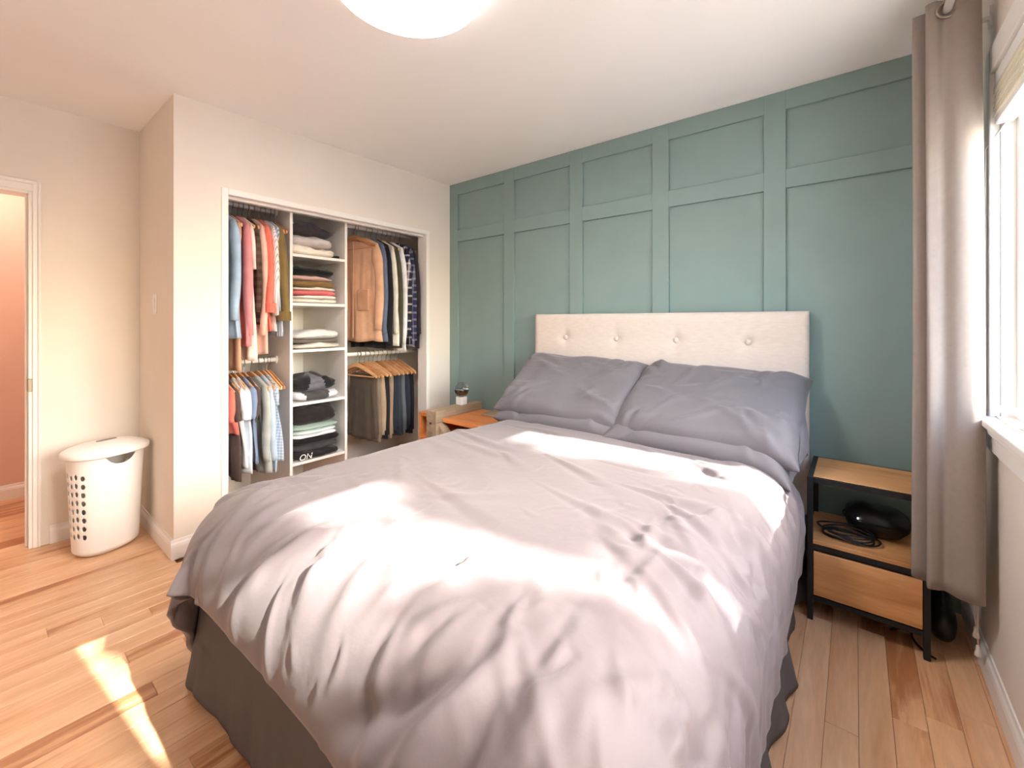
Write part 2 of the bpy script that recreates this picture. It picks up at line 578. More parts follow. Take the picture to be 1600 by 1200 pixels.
# sill and apron
s_ = obj('window_sill', B(XW - 0.042, XW + 0.15, WY0 - 0.07, WY1 + 0.07, WZ0 - 0.03, WZ0 - 0.004, 0.006, 3), M_TRIM, win)
obj('sill_moulding', B(XW - 0.028, XW, WY0 - 0.065, WY1 + 0.065, WZ0 - 0.055, WZ0 - 0.03, 0.006, 3), M_TRIM, win)
obj('apron', B(XW - 0.016, XW, WY0 - 0.06, WY1 + 0.06, WZ0 - 0.115, WZ0 - 0.055, 0.003), M_TRIM, win)
# two casements with a mullion
YM = (WY0 + WY1) / 2
obj('mullion', B(XW + 0.046, XW + 0.13, YM - 0.025, YM + 0.025, WZ0 - 0.004, WZ1 - 0.012, 0.003), M_VINYL, win)
for ya, yb in ((WY0 + 0.012, YM - 0.025), (YM + 0.025, WY1 - 0.012)):
    bm = bmesh.new()
    fr = 0.045
    box(bm, XW + 0.046, XW + 0.092, ya, ya + fr, WZ0 - 0.004, WZ1 - 0.012, 0.004)
    box(bm, XW + 0.046, XW + 0.092, yb - fr, yb, WZ0 - 0.004, WZ1 - 0.012, 0.004)
    box(bm, XW + 0.046, XW + 0.092, ya + fr, yb - fr, WZ0 - 0.004, WZ0 + 0.045, 0.004)
    box(bm, XW + 0.046, XW + 0.092, ya + fr, yb - fr, WZ1 - 0.06, WZ1 - 0.012, 0.004)
    f = obj('window_frame', bm, M_VINYL, win)
    obj('pane', B(XW + 0.068, XW + 0.072, ya + fr - 0.005, yb - fr + 0.005, WZ0 + 0.04, WZ1 - 0.055), M_GLASS, f)
# crank handle
bm = bmesh.new()
box(bm, XW + 0.012, XW + 0.045, -0.80, -0.70, WZ0 - 0.004, WZ0 + 0.018, 0.005, 2)
tube(bm, [(XW + 0.03, -0.74, WZ0 + 0.012), (XW + 0.025, -0.735, WZ0 + 0.030), (XW + 0.012, -0.69, WZ0 + 0.042), (XW + 0.002, -0.64, WZ0 + 0.042), (XW - 0.004, -0.60, WZ0 + 0.036)],
     [0.010, 0.011, 0.010, 0.009, 0.011], 10)
obj('crank_handle', bm, M_VINYL, win, smooth=True)

# blind, drawn up
bl = thing('mini_blind', 'cream slatted blind drawn up to the top of the window', 'blind', (XW + 0.035, YM, WZ1 - 0.012))
obj('head_rail', B(XW - 0.004, XW + 0.040, WY0 + 0.02, WY1 - 0.02, WZ1 - 0.052, WZ1 - 0.012, 0.003), M_VINYL, bl)
for i in range(11):
    z = WZ1 - 0.060 - i * 0.0096
    bm = bmesh.new()
    pr = [(-0.024, 0), (-0.012, 0.003), (0, 0.004), (0.012, 0.003), (0.024, 0)]
    jit = random.uniform(-0.002, 0.002)
    rows = [[bm.verts.new((XW + 0.018 + dx + jit, yy, z + dz + d2)) for dx, dz in pr] for d2 in (0, -0.0035) for yy in (WY0 + 0.025, WY1 - 0.022)]
    for r0, r1 in ((rows[0], rows[1]), (rows[3], rows[2])):
        for k in range(4):
            bm.faces.new((r0[k], r0[k + 1], r1[k + 1], r1[k]))
    for k in (0, -1):
        bm.faces.new((rows[0][k], rows[1][k], rows[3][k], rows[2][k]))
    obj('slat', bm, M_SLAT, bl)
obj('bottom_rail', B(XW - 0.004, XW + 0.040, WY0 + 0.025, WY1 - 0.022, WZ1 - 0.185, WZ1 - 0.163, 0.004), M_VINYL, bl)
# pull cords with a bundle and tassels, hanging past the sill by the curtain
bm = bmesh.new()
cx, cy = XW - 0.036, -0.452
def cordpath(d, low):
    return [(XW + 0.03, -0.530 - d, WZ1 - 0.17), (XW - 0.019, -0.478 - d, WZ1 - 0.25), (XW - 0.019, -0.474 - d, 1.00), (XW - 0.048, -0.458 - d, 0.94), (XW - 0.046, cy - d, 0.86), (cx + d * 0.4, cy - d, 0.60),
            (cx + 0.006 - d, cy - 0.004, 0.42), (cx - 0.006 + d, cy, 0.28), (cx + d * 0.4, cy - d * 0.4, low)]
cords = obj('pull_cord', tube(tube(bmesh.new(), cordpath(0.0, 0.18), 0.0022, 6), cordpath(0.010, 0.12), 0.0022, 6), M_CORD, bl, smooth=True)
bm = bmesh.new()
for k in range(7):
    a = k * 0.9
    pts = []
    for q in range(9):
        t = q / 8
        pts.append((cx + 0.014 * math.sin(a + 5 * t), cy - 0.005 + 0.014 * math.cos(a + 4 * t), 0.46 - 0.11 * t - 0.02 * math.sin(3 * t + k)))
    tube(bm, pts, 0.003, 6)
obj('cord_bundle', bm, M_CORD, bl, smooth=True)
for (px, py, pz) in ((cx, cy, 0.18), (cx + 0.004, cy - 0.004, 0.12)):
    obj('tassel', lathe(bmesh.new(), [(0.003, 0.0), (0.005, -0.004), (0.006, -0.016), (0.009, -0.030), (0.009, -0.038), (0.006, -0.040)], (px, py, pz), 12), M_CORD, bl, smooth=True)

# ------------------------------------------------------------------ ceiling lamp
lc = (1.61, -1.72)
M_LAMP = emit_mat('lamp_diffuser', (1.0, 0.945, 0.92), LAMP_POWER)
lamp = thing('ceiling_light', 'round white flush ceiling light glowing in the middle of the ceiling', 'ceiling light', (lc[0], lc[1], H))
obj('canopy', lathe(bmesh.new(), [(0.225, 0.0), (0.225, -0.02), (0.22, -0.022)], (lc[0], lc[1], H), 64), M_TRIM, lamp)
obj('diffuser', lathe(bmesh.new(), [(0.236, -0.022), (0.246, -0.03), (0.249, -0.05), (0.246, -0.066), (0.235, -0.078), (0.20, -0.086), (0.13, -0.091), (0.05, -0.093), (0.002, -0.093)], (lc[0], lc[1], H), 72), M_LAMP, lamp, smooth=True)
obj('rim', lathe(bmesh.new(), [(0.236, -0.0215), (0.2515, -0.024), (0.2530, -0.074), (0.2500, -0.075), (0.2495, -0.030)], (lc[0], lc[1], H), 72, cap=False), M_TRIM, lamp, smooth=True)

hl = thing('hall_fill_light', 'unseen round ceiling light added to brighten the hallway beyond the doorway', 'ceiling light', (-1.35, -2.7, H))  # out of view, added to brighten the hall
obj('diffuser', lathe(bmesh.new(), [(0.14, 0.0), (0.145, -0.03), (0.13, -0.055), (0.08, -0.07), (0.002, -0.075)], (-1.35, -2.7, H), 40), emit_mat('hall_fill_diffuser', (1.0, 0.82, 0.70), 10.0), hl, smooth=True)
obj('rim', lathe(bmesh.new(), [(0.15, 0.0), (0.152, -0.012), (0.141, -0.014)], (-1.35, -2.7, H), 40, cap=False), M_TRIM, hl, smooth=True)

# ------------------------------------------------------------------ cloth solver
def waves(x, y, seed, f0=1.0, octaves=4, gain=0.55):
    """smooth pseudo noise, about -1..1"""
    r = np.random.default_rng(seed)
    out = np.zeros_like(x, dtype=float)
    amp, f, tot = 1.0, f0, 0.0
    for _ in range(octaves):
        for _k in range(3):
            a = r.uniform(0, 2 * PI)
            p = r.uniform(0, 2 * PI)
            ff = f * r.uniform(0.75, 1.3)
            out += amp / 3 * 1.6 * np.sin(2 * PI * ff * (x * math.cos(a) + y * math.sin(a)) + p)
        tot += amp
        amp *= gain
        f *= 2
    return out / tot

def grid_cloth(P, cons, steps, iters, collide, grav=-9.8, dt=1 / 90, damp=0.985, pin=None):
    """P (n,m,3); cons: (axis, di, dj, stiffness, rest array)"""
    prev = P.copy()
    n, m = P.shape[:2]
    batches = []
    for (di, dj, st, rest) in cons:
        for c in (0, 1):
            if di:
                rows = np.array([i for i in range(n - di) if (i // di) % 2 == c])
                if dj >= 0:
                    ca, cb = slice(0, m - dj), slice(dj, m)
                else:
                    ca, cb = slice(-dj, m), slice(0, m + dj)
                batches.append((rows, rows + di, ca, cb, st, rest, True))
            else:
                cols = np.array([j for j in range(m - dj) if (j // dj) % 2 == c])
                batches.append((cols, cols + dj, None, None, st, rest, False))
    p0 = P[pin].copy() if pin is not None else None
    for s in range(steps):
        vel = (P - prev) * damp
        prev = P.copy()
        P = P + vel
        P[..., 2] += grav * dt * dt
        for _ in range(iters):
            for ra, rb, ca, cb, st, rest, byrow in batches:
                if byrow:
                    A = P[ra][:, ca]; Bq = P[rb][:, cb]
                    rl = rest[ra][:, ca]
                else:
                    A = P[:, ra]; Bq = P[:, rb]
                    rl = rest[:, ra]
                d = Bq - A
                L = np.sqrt((d * d).sum(-1)) + 1e-9
                k = (0.5 * st * (L - rl) / L)[..., None] * d
                if byrow:
                    t = P[ra]; t[:, ca] += k; P[ra] = t
                    t = P[rb]; t[:, cb] -= k; P[rb] = t
                else:
                    P[:, ra] = A + k
                    P[:, rb] = Bq - k
            if pin is not None:
                P[pin] = p0
        P, prev = collide(P, prev)
    return P

def rbox(P, c, b, r):
    """distance to a rounded box and its outward direction"""
    q = P - c
    s = np.sign(q)
    a = np.abs(q) - (np.array(b) - r)
    mx = np.maximum(a, 0)
    L = np.sqrt((mx * mx).sum(-1))
    inside = a.max(-1)
    d = np.where(inside > 0, L, inside) - r
    nrm = np.where((inside > 0)[..., None], mx / (L[..., None] + 1e-9), (a >= a.max(-1, keepdims=True)).astype(float)) * s
    return d, nrm

# ------------------------------------------------------------------ bed
BX0, BX1 = 1.03, 2.55
BC = (BX0 + BX1) / 2
BFOOT = -2.13
MZ = 0.605

bed = thing('bed', 'queen bed with a tufted beige linen headboard against the teal wall', 'bed', (BC, -0.06, 0))
# upholstered headboard with button dimples
HX0, HX1, HZ0, HZ1, HYF, HYB = 0.972, 2.612, 0.30, 1.295, -0.105, -0.02
btn = [(HX0 + (HX1 - HX0) * f, 1.135) for f in (0.16, 0.387, 0.613, 0.84)]
btn_low = [(bx, 0.80) for bx, _ in btn]
nx, nz = 110, 64
gx = np.linspace(HX0, HX1, nx)
gz = np.linspace(HZ0, HZ1, nz)
X, Z = np.meshgrid(gx, gz)
edge = np.minimum(np.minimum(X - HX0, HX1 - X), np.minimum(HZ1 - Z, 0.3))
Y = HYF + 0.02 * np.exp(-np.maximum(edge, 0) / 0.012)
for bx, bz in btn + btn_low:
    d = np.sqrt((X - bx) ** 2 + (Z - bz) ** 2)
    Y += 0.020 * np.exp(-(d / 0.030) ** 1.3)
    Y += 0.006 * np.exp(-np.abs(X - bx) / 0.010) * np.exp(-(np.abs(Z - bz) / 0.16))
    Y += 0.004 * np.exp(-np.abs(Z - bz) / 0.010) * np.exp(-(np.abs(X - bx) / 0.12))
front = np.stack([X, Y, Z], -1)
me = grid_mesh('headboard', front)
bm = bmesh.new(); bm.from_mesh(me)
be = [e for e in bm.edges if e.is_boundary]
r_ = bmesh.ops.extrude_edge_only(bm, edges=be)
nv = [v for v in r_['geom'] if isinstance(v, bmesh.types.BMVert)]
for v in nv:
    v.co.y = HYB
bmesh.ops.contextual_create(bm, geom=[e for e in bm.edges if e.is_boundary])
bmesh.ops.recalc_face_normals(bm, faces=bm.faces)
hb = obj('headboard', bm, M_LINEN, bed, smooth=True)
bpy.data.meshes.remove(me)
for bx, bz in btn:
    bm = bmesh.new()
    bmesh.ops.create_uvsphere(bm, u_segments=16, v_segments=10, radius=0.0155)
    bmesh.ops.scale(bm, vec=(1, 0.55, 1), verts=bm.verts)
    bmesh.ops.translate(bm, vec=(bx, HYF + 0.012, bz), verts=bm.verts)
    obj('button', bm, M_LINEN, hb, smooth=True)
obj('base', B(BX0 + 0.02, BX1 - 0.02, BFOOT + 0.02, HYF, 0.12, 0.33, 0.01), M_SKIRT, bed)
for lx in (BX0 + 0.1, BX1 - 0.1):
    for ly in (BFOOT + 0.12, -0.25):
        obj('leg', tube(bmesh.new(), [(lx, ly, 0.0), (lx, ly, 0.125)], [0.02, 0.028], 12), M_BLACK, bed)
mat_o = obj('mattress', B(BX0, BX1, BFOOT, HYF - 0.004, 0.332, MZ, 0.10, 5), M_SHEET, loc=(BC, -1.12, 0.332), smooth=True)
tag(mat_o, 'thick mattress in a pale sheet lying under the grey duvet', 'mattress')

# bed skirt: a pleated sheet along both sides and the foot
def skirt_path():
    pts = []
    x0, x1, yf = BX0 - 0.012, BX1 + 0.012, BFOOT - 0.012
    def seg(a, b, n):
        for k in range(n):
            t = k / n
            pts.append((a[0] + (b[0] - a[0]) * t, a[1] + (b[1] - a[1]) * t))
    seg((x0, -0.14), (x0, yf + 0.04), 120)
    for k in range(8):
        a = k / 8 * PI / 2
        pts.append((x0 + 0.04 - 0.04 * math.cos(a), yf + 0.04 - 0.04 * math.sin(a)))
    seg((x0 + 0.04, yf), (x1 - 0.04, yf), 100)
    for k in range(8):
        a = k / 8 * PI / 2
        pts.append((x1 - 0.04 + 0.04 * math.sin(a), yf + 0.04 - 0.04 * math.cos(a)))
    seg((x1, yf + 0.04), (x1, -0.14), 130)
    return np.array(pts)
sp = skirt_path()
tan = np.gradient(sp, axis=0)
tan /= np.linalg.norm(tan, axis=1)[:, None]
nor = np.stack([tan[:, 1], -tan[:, 0]], 1) * -1
cen = np.array([BC, -1.1])
flip = np.sign(((sp - cen) * nor).sum(1))
nor *= flip[:, None]
arc = np.concatenate([[0], np.cumsum(np.linalg.norm(np.diff(sp, axis=0), axis=1))])
rows = 22
S = np.zeros((rows, len(sp), 3))
w1 = waves(arc, arc * 0, 5, 2.2, 3)
w2 = waves(arc, arc * 0 + 3.0, 9, 5.0, 2)
for k in range(rows):
    t = k / (rows - 1)
    right = np.clip((sp[:, 0] - 2.5) / 0.05, 0, 1)
    off = 0.004 + t ** 1.3 * (0.016 + 0.022 * w1 + 0.010 * w2) + t * 0.015
    off = np.maximum(off, 0.002)
    off += right * t ** 1.5 * 0.02 * (1 + w1)
    z = 0.335 - t * (0.325 - 0.012 * (w2 + 1) * (t > 0.5))
    S[k, :, 0] = sp[:, 0] + nor[:, 0] * off
    S[k, :, 1] = sp[:, 1] + nor[:, 1] * off
    S[k, :, 2] = z
sk = obj('bed_skirt', grid_mesh('bed_skirt', S), M_SKIRT, loc=(BC, -1.12, 0.0), smooth=True)
solid(sk, 0.004, 0, 0)
tag(sk, 'dark grey pleated bed skirt hanging to the floor under the duvet', 'bed skirt')

# duvet
h = 0.0155
UW = 1.05
V0, VL = -0.50, 1.81
us = np.arange(-UW, UW + 1e-6, h)
vs = np.arange(0, VL + 1e-6, h)
U, V = np.meshgrid(us, vs)
Px = BC + U
Py = V0 - V
P = np.stack([Px, Py, 0.685 + 0.012 * waves(U, V, 21, 1.5, 4)], -1)
C = np.array([BC, -1.06, 0.15])
Bx = np.array([0.835, 1.165, 0.497])
def lump(P):
    x, y = P[..., 0], P[..., 1]
    return 0.020 * waves(x, y, 33, 0.7, 2) + 0.018 * np.exp(-(((x - 1.45) / 0.5) ** 2 + ((y + 1.6) / 0.5) ** 2))
def col_duvet(P, prev):
    d, n = rbox(P, C, Bx, 0.22)
    top = np.clip(n[..., 2], 0, 1)
    d = d - lump(P) * top
    hit = d < 0
    push = np.where(hit, -d, 0)[..., None] * n
    P = P + push
    fr = np.where(hit, 0.55, 0.0)[..., None]
    prev = prev + (P - prev) * fr
    return P, prev
one = np.ones_like(U)
ex = 1.012 + 0.016 * waves(U, V, 77, 1.6, 3)
edge_u = np.clip((np.abs(U) - 0.55) / 0.3, 0, 1)
edge_v = np.clip((V - 1.35) / 0.3, 0, 1)
ex = ex + 0.03 * np.maximum(edge_u, edge_v)
r1 = h * ex
cons = [(0, 1, 0.95, r1), (1, 0, 0.95, r1), (1, 1, 0.35, r1 * 2 ** 0.5), (1, -1, 0.35, r1 * 2 ** 0.5),
        (0, 2, 0.22, 2 * r1), (2, 0, 0.22, 2 * r1), (0, 4, 0.05, 4 * r1), (4, 0, 0.05, 4 * r1)]
pin = np.zeros(U.shape, bool)
pin[0, np.abs(us) < 0.60] = True
P[0, np.abs(us) < 0.60, 2] = 0.650
P = grid_cloth(P, cons, 190, 4, col_duvet, grav=-3.5, damp=0.975, pin=pin)
def normals(P):
    du = np.gradient(P, axis=1); dv_ = np.gradient(P, axis=0)
    n = np.cross(du, dv_)
    n /= np.linalg.norm(n, axis=-1)[..., None] + 1e-9
    return n
def crease_field(A, Bv, items):
    """items: (a, b, angle, length, width, depth, bend): soft ridge with a valley along its side"""
    out = np.zeros_like(A)
    for (a, b, ang, L, w, dep, bend) in items:
        ca, sa = math.cos(ang), math.sin(ang)
        s = (A - a) * ca + (Bv - b) * sa
        d = -(A - a) * sa + (Bv - b) * ca - bend * s * s / L
        ww = w * (1 + 0.6 * s / L)
        ww = np.maximum(ww, w * 0.4)
        q = d / ww
        out += dep * np.exp(-(s / L) ** 2 * 1.6) * (np.exp(-q * q) - 0.7 * np.exp(-(q - 1.7) ** 2))
    return out
rr = np.random.default_rng(5)
items = []
for k in range(62):       # gathers falling over the foot edge
    items.append((rr.uniform(-1.0, 0.95), rr.uniform(1.36, 1.72), PI / 2 + rr.normal(0, 0.35), rr.uniform(0.06, 0.19), rr.uniform(0.013, 0.024), rr.uniform(0.004, 0.011), rr.normal(0, 0.10)))
for k in range(66):       # slanting pulls along the window side
    items.append((rr.uniform(0.50, 0.98), rr.uniform(0.15, 1.7), rr.normal(0.75, 0.4), rr.uniform(0.06, 0.20), rr.uniform(0.013, 0.024), rr.uniform(0.004, 0.011), rr.normal(0, 0.10)))
for k in range(26):       # closet side
    items.append((rr.uniform(-0.98, -0.6), rr.uniform(0.2, 1.75), PI - rr.normal(0.75, 0.5), rr.uniform(0.06, 0.18), rr.uniform(0.014, 0.024), rr.uniform(0.003, 0.008), rr.normal(0, 0.3)))
for k in range(34):       # long shallow ones across the top
    items.append((rr.uniform(-0.5, 0.6), rr.uniform(0.05, 1.4), rr.normal(0.25, 0.35), rr.uniform(0.12, 0.32), rr.uniform(0.018, 0.034), rr.uniform(0.002, 0.006), rr.normal(0, 0.10)))
items += [(0.42, 1.66, 1.9, 0.17, 0.034, 0.035, 0.15), (0.55, 1.60, 1.5, 0.15, 0.028, 0.022, -0.12), (0.33, 1.72, 2.3, 0.14, 0.026, 0.020, 0.2),
          (-0.80, 1.45, 2.5, 0.22, 0.032, 0.024, 0.3), (-0.72, 1.55, 2.2, 0.20, 0.026, 0.018, 0.1), (-0.86, 1.30, 2.7, 0.20, 0.028, 0.018, 0.2)]
for k in range(190):      # fine crumples near the edges
    e_ = rr.integers(0, 3)
    if e_ == 0:
        c_ = (rr.uniform(-1.0, 0.95), rr.uniform(1.25, 1.74), PI / 2 + rr.normal(0, 0.5))
    elif e_ == 1:
        c_ = (rr.uniform(0.45, 0.99), rr.uniform(0.05, 1.7), rr.normal(0.75, 0.6))
    else:
        c_ = (rr.uniform(-0.95, 0.9), rr.uniform(0.1, 1.6), rr.normal(0.5, 0.8))
    items.append((*c_, rr.uniform(0.03, 0.10), rr.uniform(0.006, 0.011), rr.uniform(0.0012, 0.0038) * (0.6 if e_ == 2 else 1), rr.normal(0, 0.4)))
def upsample(A):
    n, m = A.shape[:2]
    B2 = np.zeros((2 * n - 1, 2 * m - 1) + A.shape[2:])
    B2[::2, ::2] = A
    def mid(Q):
        e = np.concatenate([2 * Q[:1] - Q[1:2], Q, 2 * Q[-1:] - Q[-2:-1]], 0)
        return (9 * (e[1:-2] + e[2:-1]) - e[:-3] - e[3:]) / 16
    B2[1::2, ::2] = mid(A)
    full = B2[:, ::2]
    B2[:, 1::2] = np.swapaxes(mid(np.swapaxes(full, 0, 1)), 0, 1)
    return B2
P = upsample(P); U2 = upsample(U); V2 = upsample(V)
N_ = normals(P)
N_ *= np.sign(N_[80, 136, 2])
P = P + N_ * crease_field(U2, V2, items)[..., None]
dv = obj('duvet', grid_mesh('duvet', P), M_DUVET, loc=(BC, -1.3, MZ), smooth=True)
solid(dv, 0.022, 1, 0)
tag(dv, 'large puffy mauve-grey duvet spread over the bed', 'duvet')

# pillows: two sheets sewn at the rim and blown up
def pillow_mesh(a, b, seed, thick, steps=130):
    n, m = 60, 44
    u = np.linspace(-a, a, n); v = np.linspace(-b, b, m)
    U, V = np.meshgrid(u, v)
    r = np.random.default_rng(seed)
    idx = -np.ones((2, m, n), int)
    pts = []
    for s in (0, 1):
        for j in range(m):
            for i in range(n):
                rim = i in (0, n - 1) or j in (0, m - 1)
                if s == 1 and rim:
                    idx[1, j, i] = idx[0, j, i]
                else:
                    idx[s, j, i] = len(pts)
                    bow = 0.012 if not rim else 0
                    pts.append((U[j, i], V[j, i], (0.01 if s == 0 else -0.01) * (not rim)))
    P = np.array(pts)
    P[:, 2] += 0.003 * waves(P[:, 0], P[:, 1], seed, 3, 3)
    F = []
    for s in (0, 1):
        for j in range(m - 1):
            for i in range(n - 1):
                q = (idx[s, j, i], idx[s, j, i + 1], idx[s, j + 1, i + 1], idx[s, j + 1, i])
                F.append(q if s == 0 else q[::-1])
    E = {}
    def add(p, q, st):
        if p != q:
            E.setdefault((min(p, q), max(p, q)), st)
    for s in (0, 1):
        for j in range(m):
            for i in range(n):
                for di, dj, st in ((1, 0, 1), (0, 1, 1), (1, 1, .4), (-1, 1, .4), (2, 0, .12), (0, 2, .12)):
                    ii, jj = i + di, j + dj
                    if 0 <= ii < n and 0 <= jj < m:
                        add(idx[s, j, i], idx[s, jj, ii], st)
    ea = np.array([k[0] for k in E]); eb = np.array([k[1] for k in E])
    st = np.array(list(E.values()))
    R0 = np.sqrt(((P[ea][:, :2] - P[eb][:, :2]) ** 2).sum(1)) * 1.03
    Fa = np.array(F)
    cnt = np.bincount(np.concatenate([ea, eb]), minlength=len(P))[:, None]
    prev = P.copy()
    for s in range(steps):
        vel = (P - prev) * 0.93
        prev = P.copy()
        d1 = P[Fa[:, 2]] - P[Fa[:, 0]]; d2 = P[Fa[:, 3]] - P[Fa[:, 1]]
        nr = np.cross(d1, d2)
        nv = np.zeros_like(P)
        for k in range(4):
            np.add.at(nv, Fa[:, k], nr)
        nv /= (np.linalg.norm(nv, axis=1)[:, None] + 1e-9)
        P = P + vel + nv * 0.0008
        for _ in range(6):
            d = P[eb] - P[ea]
            L = np.linalg.norm(d, axis=1) + 1e-9
            k = (st * (L - R0) / L)[:, None] * d * 0.5
            acc = np.zeros_like(P)
            for ax in range(3):
                acc[:, ax] = np.bincount(ea, k[:, ax], len(P)) - np.bincount(eb, k[:, ax], len(P))
            P = P + acc / cnt * 3.2
        zmax = thick / 2
        P[:, 2] = np.where(np.abs(P[:, 2]) > zmax, np.sign(P[:, 2]) * (zmax + (np.abs(P[:, 2]) - zmax) * 0.6), P[:, 2])
    return P, [tuple(map(int, f)) for f in F]

def place_pillow(seed, a, b, thick, loc, tilt, rz, label, bend=0.0, droop=None, roll=0.0):
    P, F = pillow_mesh(a, b, seed, thick)
    q_ = np.random.default_rng(seed + 50)
    cr = []
    for k in range(90):
        sx, sy = q_.choice((-1, 1)), q_.choice((-1, 1))
        fine = k >= 34
        if k % 3:
            cx_, cy_ = sx * a * q_.uniform(0.55, 0.95), sy * b * q_.uniform(0.35, 0.95)
            an = math.atan2(cy_, cx_) + q_.normal(0, 0.4)
        else:
            cx_, cy_ = q_.uniform(-a * 0.6, a * 0.6), q_.uniform(-b * 0.7, b * 0.7)
            an = q_.normal(0.2, 0.6)
        cr.append((cx_, cy_, an, q_.uniform(0.03, 0.09) if fine else q_.uniform(0.06, 0.17), q_.uniform(0.007, 0.011) if fine else q_.uniform(0.012, 0.022), q_.uniform(0.0015, 0.0045) if fine else q_.uniform(0.006, 0.014), q_.normal(0, 0.15)))
    fld = crease_field(P[:, 0], P[:, 1], cr) * np.clip(np.abs(P[:, 2]) / 0.025, 0, 1)
    P[:, 2] += np.sign(P[:, 2]) * fld
    P[:, 2] += 0.010 * waves(P[:, 0], P[:, 1], seed + 8, 2.0, 2)
    # sag along its length
    P[:, 2] += -bend * (P[:, 0] / a) ** 2
    if droop:
        P = droop(P)
    R = np.array((Matrix.Rotation(rz, 3, 'Z') @ Matrix.Rotation(tilt, 3, 'X') @ Matrix.Rotation(roll, 3, 'Y')))
    P = P @ R.T + np.array(loc)
    me = bpy.data.meshes.new('pillow')
    me.from_pydata([tuple(map(float, p)) for p in P], [], F)
    o = obj('pillow', me, M_PILLOW, loc=loc, smooth=True)
    s = o.modifiers.new('smooth', 'SUBSURF'); s.levels = 1; s.render_levels = 1
    return tag(o, label, 'pillow', 'grey pillows at the head of the bed')

place_pillow(11, 0.375, 0.25, 0.12, (1.425, -0.335, 0.668), 0.02, 0.02, 'grey pillow lying flat on the closet side, under the tilted pillow', bend=0.02)
def dr(P):
    t = np.clip((P[:, 0] - 0.24) / 0.16, 0, 1.5)
    P[:, 2] -= 0.045 * t ** 2
    return P
place_pillow(12, 0.385, 0.26, 0.12, (2.185, -0.345, 0.668), 0.02, -0.03, 'grey pillow lying flat on the window side, under the larger pillow', bend=0.02, droop=dr)
place_pillow(13, 0.375, 0.265, 0.17, (1.425, -0.335, 0.825), math.radians(33), 0.03, 'grey pillow leaning on the headboard nearest the closet', bend=-0.01, roll=math.radians(3))
place_pillow(14, 0.385, 0.275, 0.18, (2.20, -0.335, 0.815), math.radians(31), -0.03, 'broad grey pillow leaning on the headboard nearest the window', bend=0.01)

# open end of the broad pillow's case, hanging down beside it
pil = bpy.data.objects['pillow.003']
A0, B0 = np.array([2.585, -0.165, 0.935]), np.array([2.605, -0.520, 0.690])
Fl = np.zeros((10, 26, 3))
for j in range(10):
    for i in range(26):
        t, q = i / 25, j / 9
        p = A0 + (B0 - A0) * t
        p[2] += 0.03 * math.sin(PI * t)
        bell = math.sin(PI * (0.1 + 0.8 * t))
        p += np.array([0.030 * math.sin(q * 1.8) * bell + 0.006 * math.sin(9 * t + 3 * q), 0.012 * math.sin(7 * t) * q, -(0.13 * q ** 1.3) * bell])
        Fl[j, i] = p
fl = obj('case_flap', grid_mesh('case_flap', Fl), M_PILLOW, pil, smooth=True)
solid(fl, 0.004, 0, 1)

# ------------------------------------------------------------------ nightstand by the window
ns = thing('nightstand', 'black metal nightstand with oak top, shelf and drawer, beside the curtain', 'nightstand', (2.81, -0.28, 0))
NX0, NX1, NY0, NY1, NZ = 2.632, 3.006, -0.455, -0.095, 0.595
T = 0.02
for lx in (NX0, NX1 - T):
    for ly in (NY0, NY1 - T):
        obj('leg', B(lx, lx + T, ly, ly + T, 0, NZ, 0.0015), M_BLACK, ns)
for z0 in (NZ - T, 0.085):
    bm = bmesh.new()
    for ly in (NY0, NY1 - T):
        box(bm, NX0 + T, NX1 - T, ly, ly + T, z0, z0 + T - 0.001)
    for lx in (NX0, NX1 - T):
        box(bm, lx, lx + T, NY0 + T, NY1 - T, z0, z0 + T - 0.001)
    obj('frame', bm, M_BLACK, ns)
obj('top', B(NX0 + T, NX1 - T, NY0 + T, NY1 - T, NZ - 0.016, NZ + 0.001, 0.001), M_OAK, ns)
obj('shelf', B(NX0 + 0.004, NX1 - 0.004, NY0 + 0.006, NY1 - 0.006, 0.318, 0.334, 0.001), M_OAK, ns)
obj('shelf_rail', B(NX0 + T, NX1 - T, NY0 + 0.004, NY0 + T, 0.296, 0.3175), M_BLACK, ns)
dr_ = obj('drawer', B(NX0 + T + 0.002, NX1 - T - 0.002, NY0 + 0.001, NY0 + 0.017, 0.108, 0.288, 0.0012), M_OAK, ns)
bm = bmesh.new()
box(bm, NX0 + T + 0.002, NX0 + T + 0.012, NY0 + 0.018, NY1 - T, 0.112, 0.288)
box(bm, NX1 - T - 0.012, NX1 - T - 0.002, NY0 + 0.018, NY1 - T, 0.112, 0.288)
box(bm, NX0 + T + 0.012, NX1 - T - 0.012, NY1 - T - 0.01, NY1 - T, 0.112, 0.288)
box(bm, NX0 + T + 0.012, NX1 - T - 0.012, NY0 + 0.018, NY1 - T - 0.01, 0.112, 0.12)
obj('drawer_box', bm, M_BLACK, dr_)

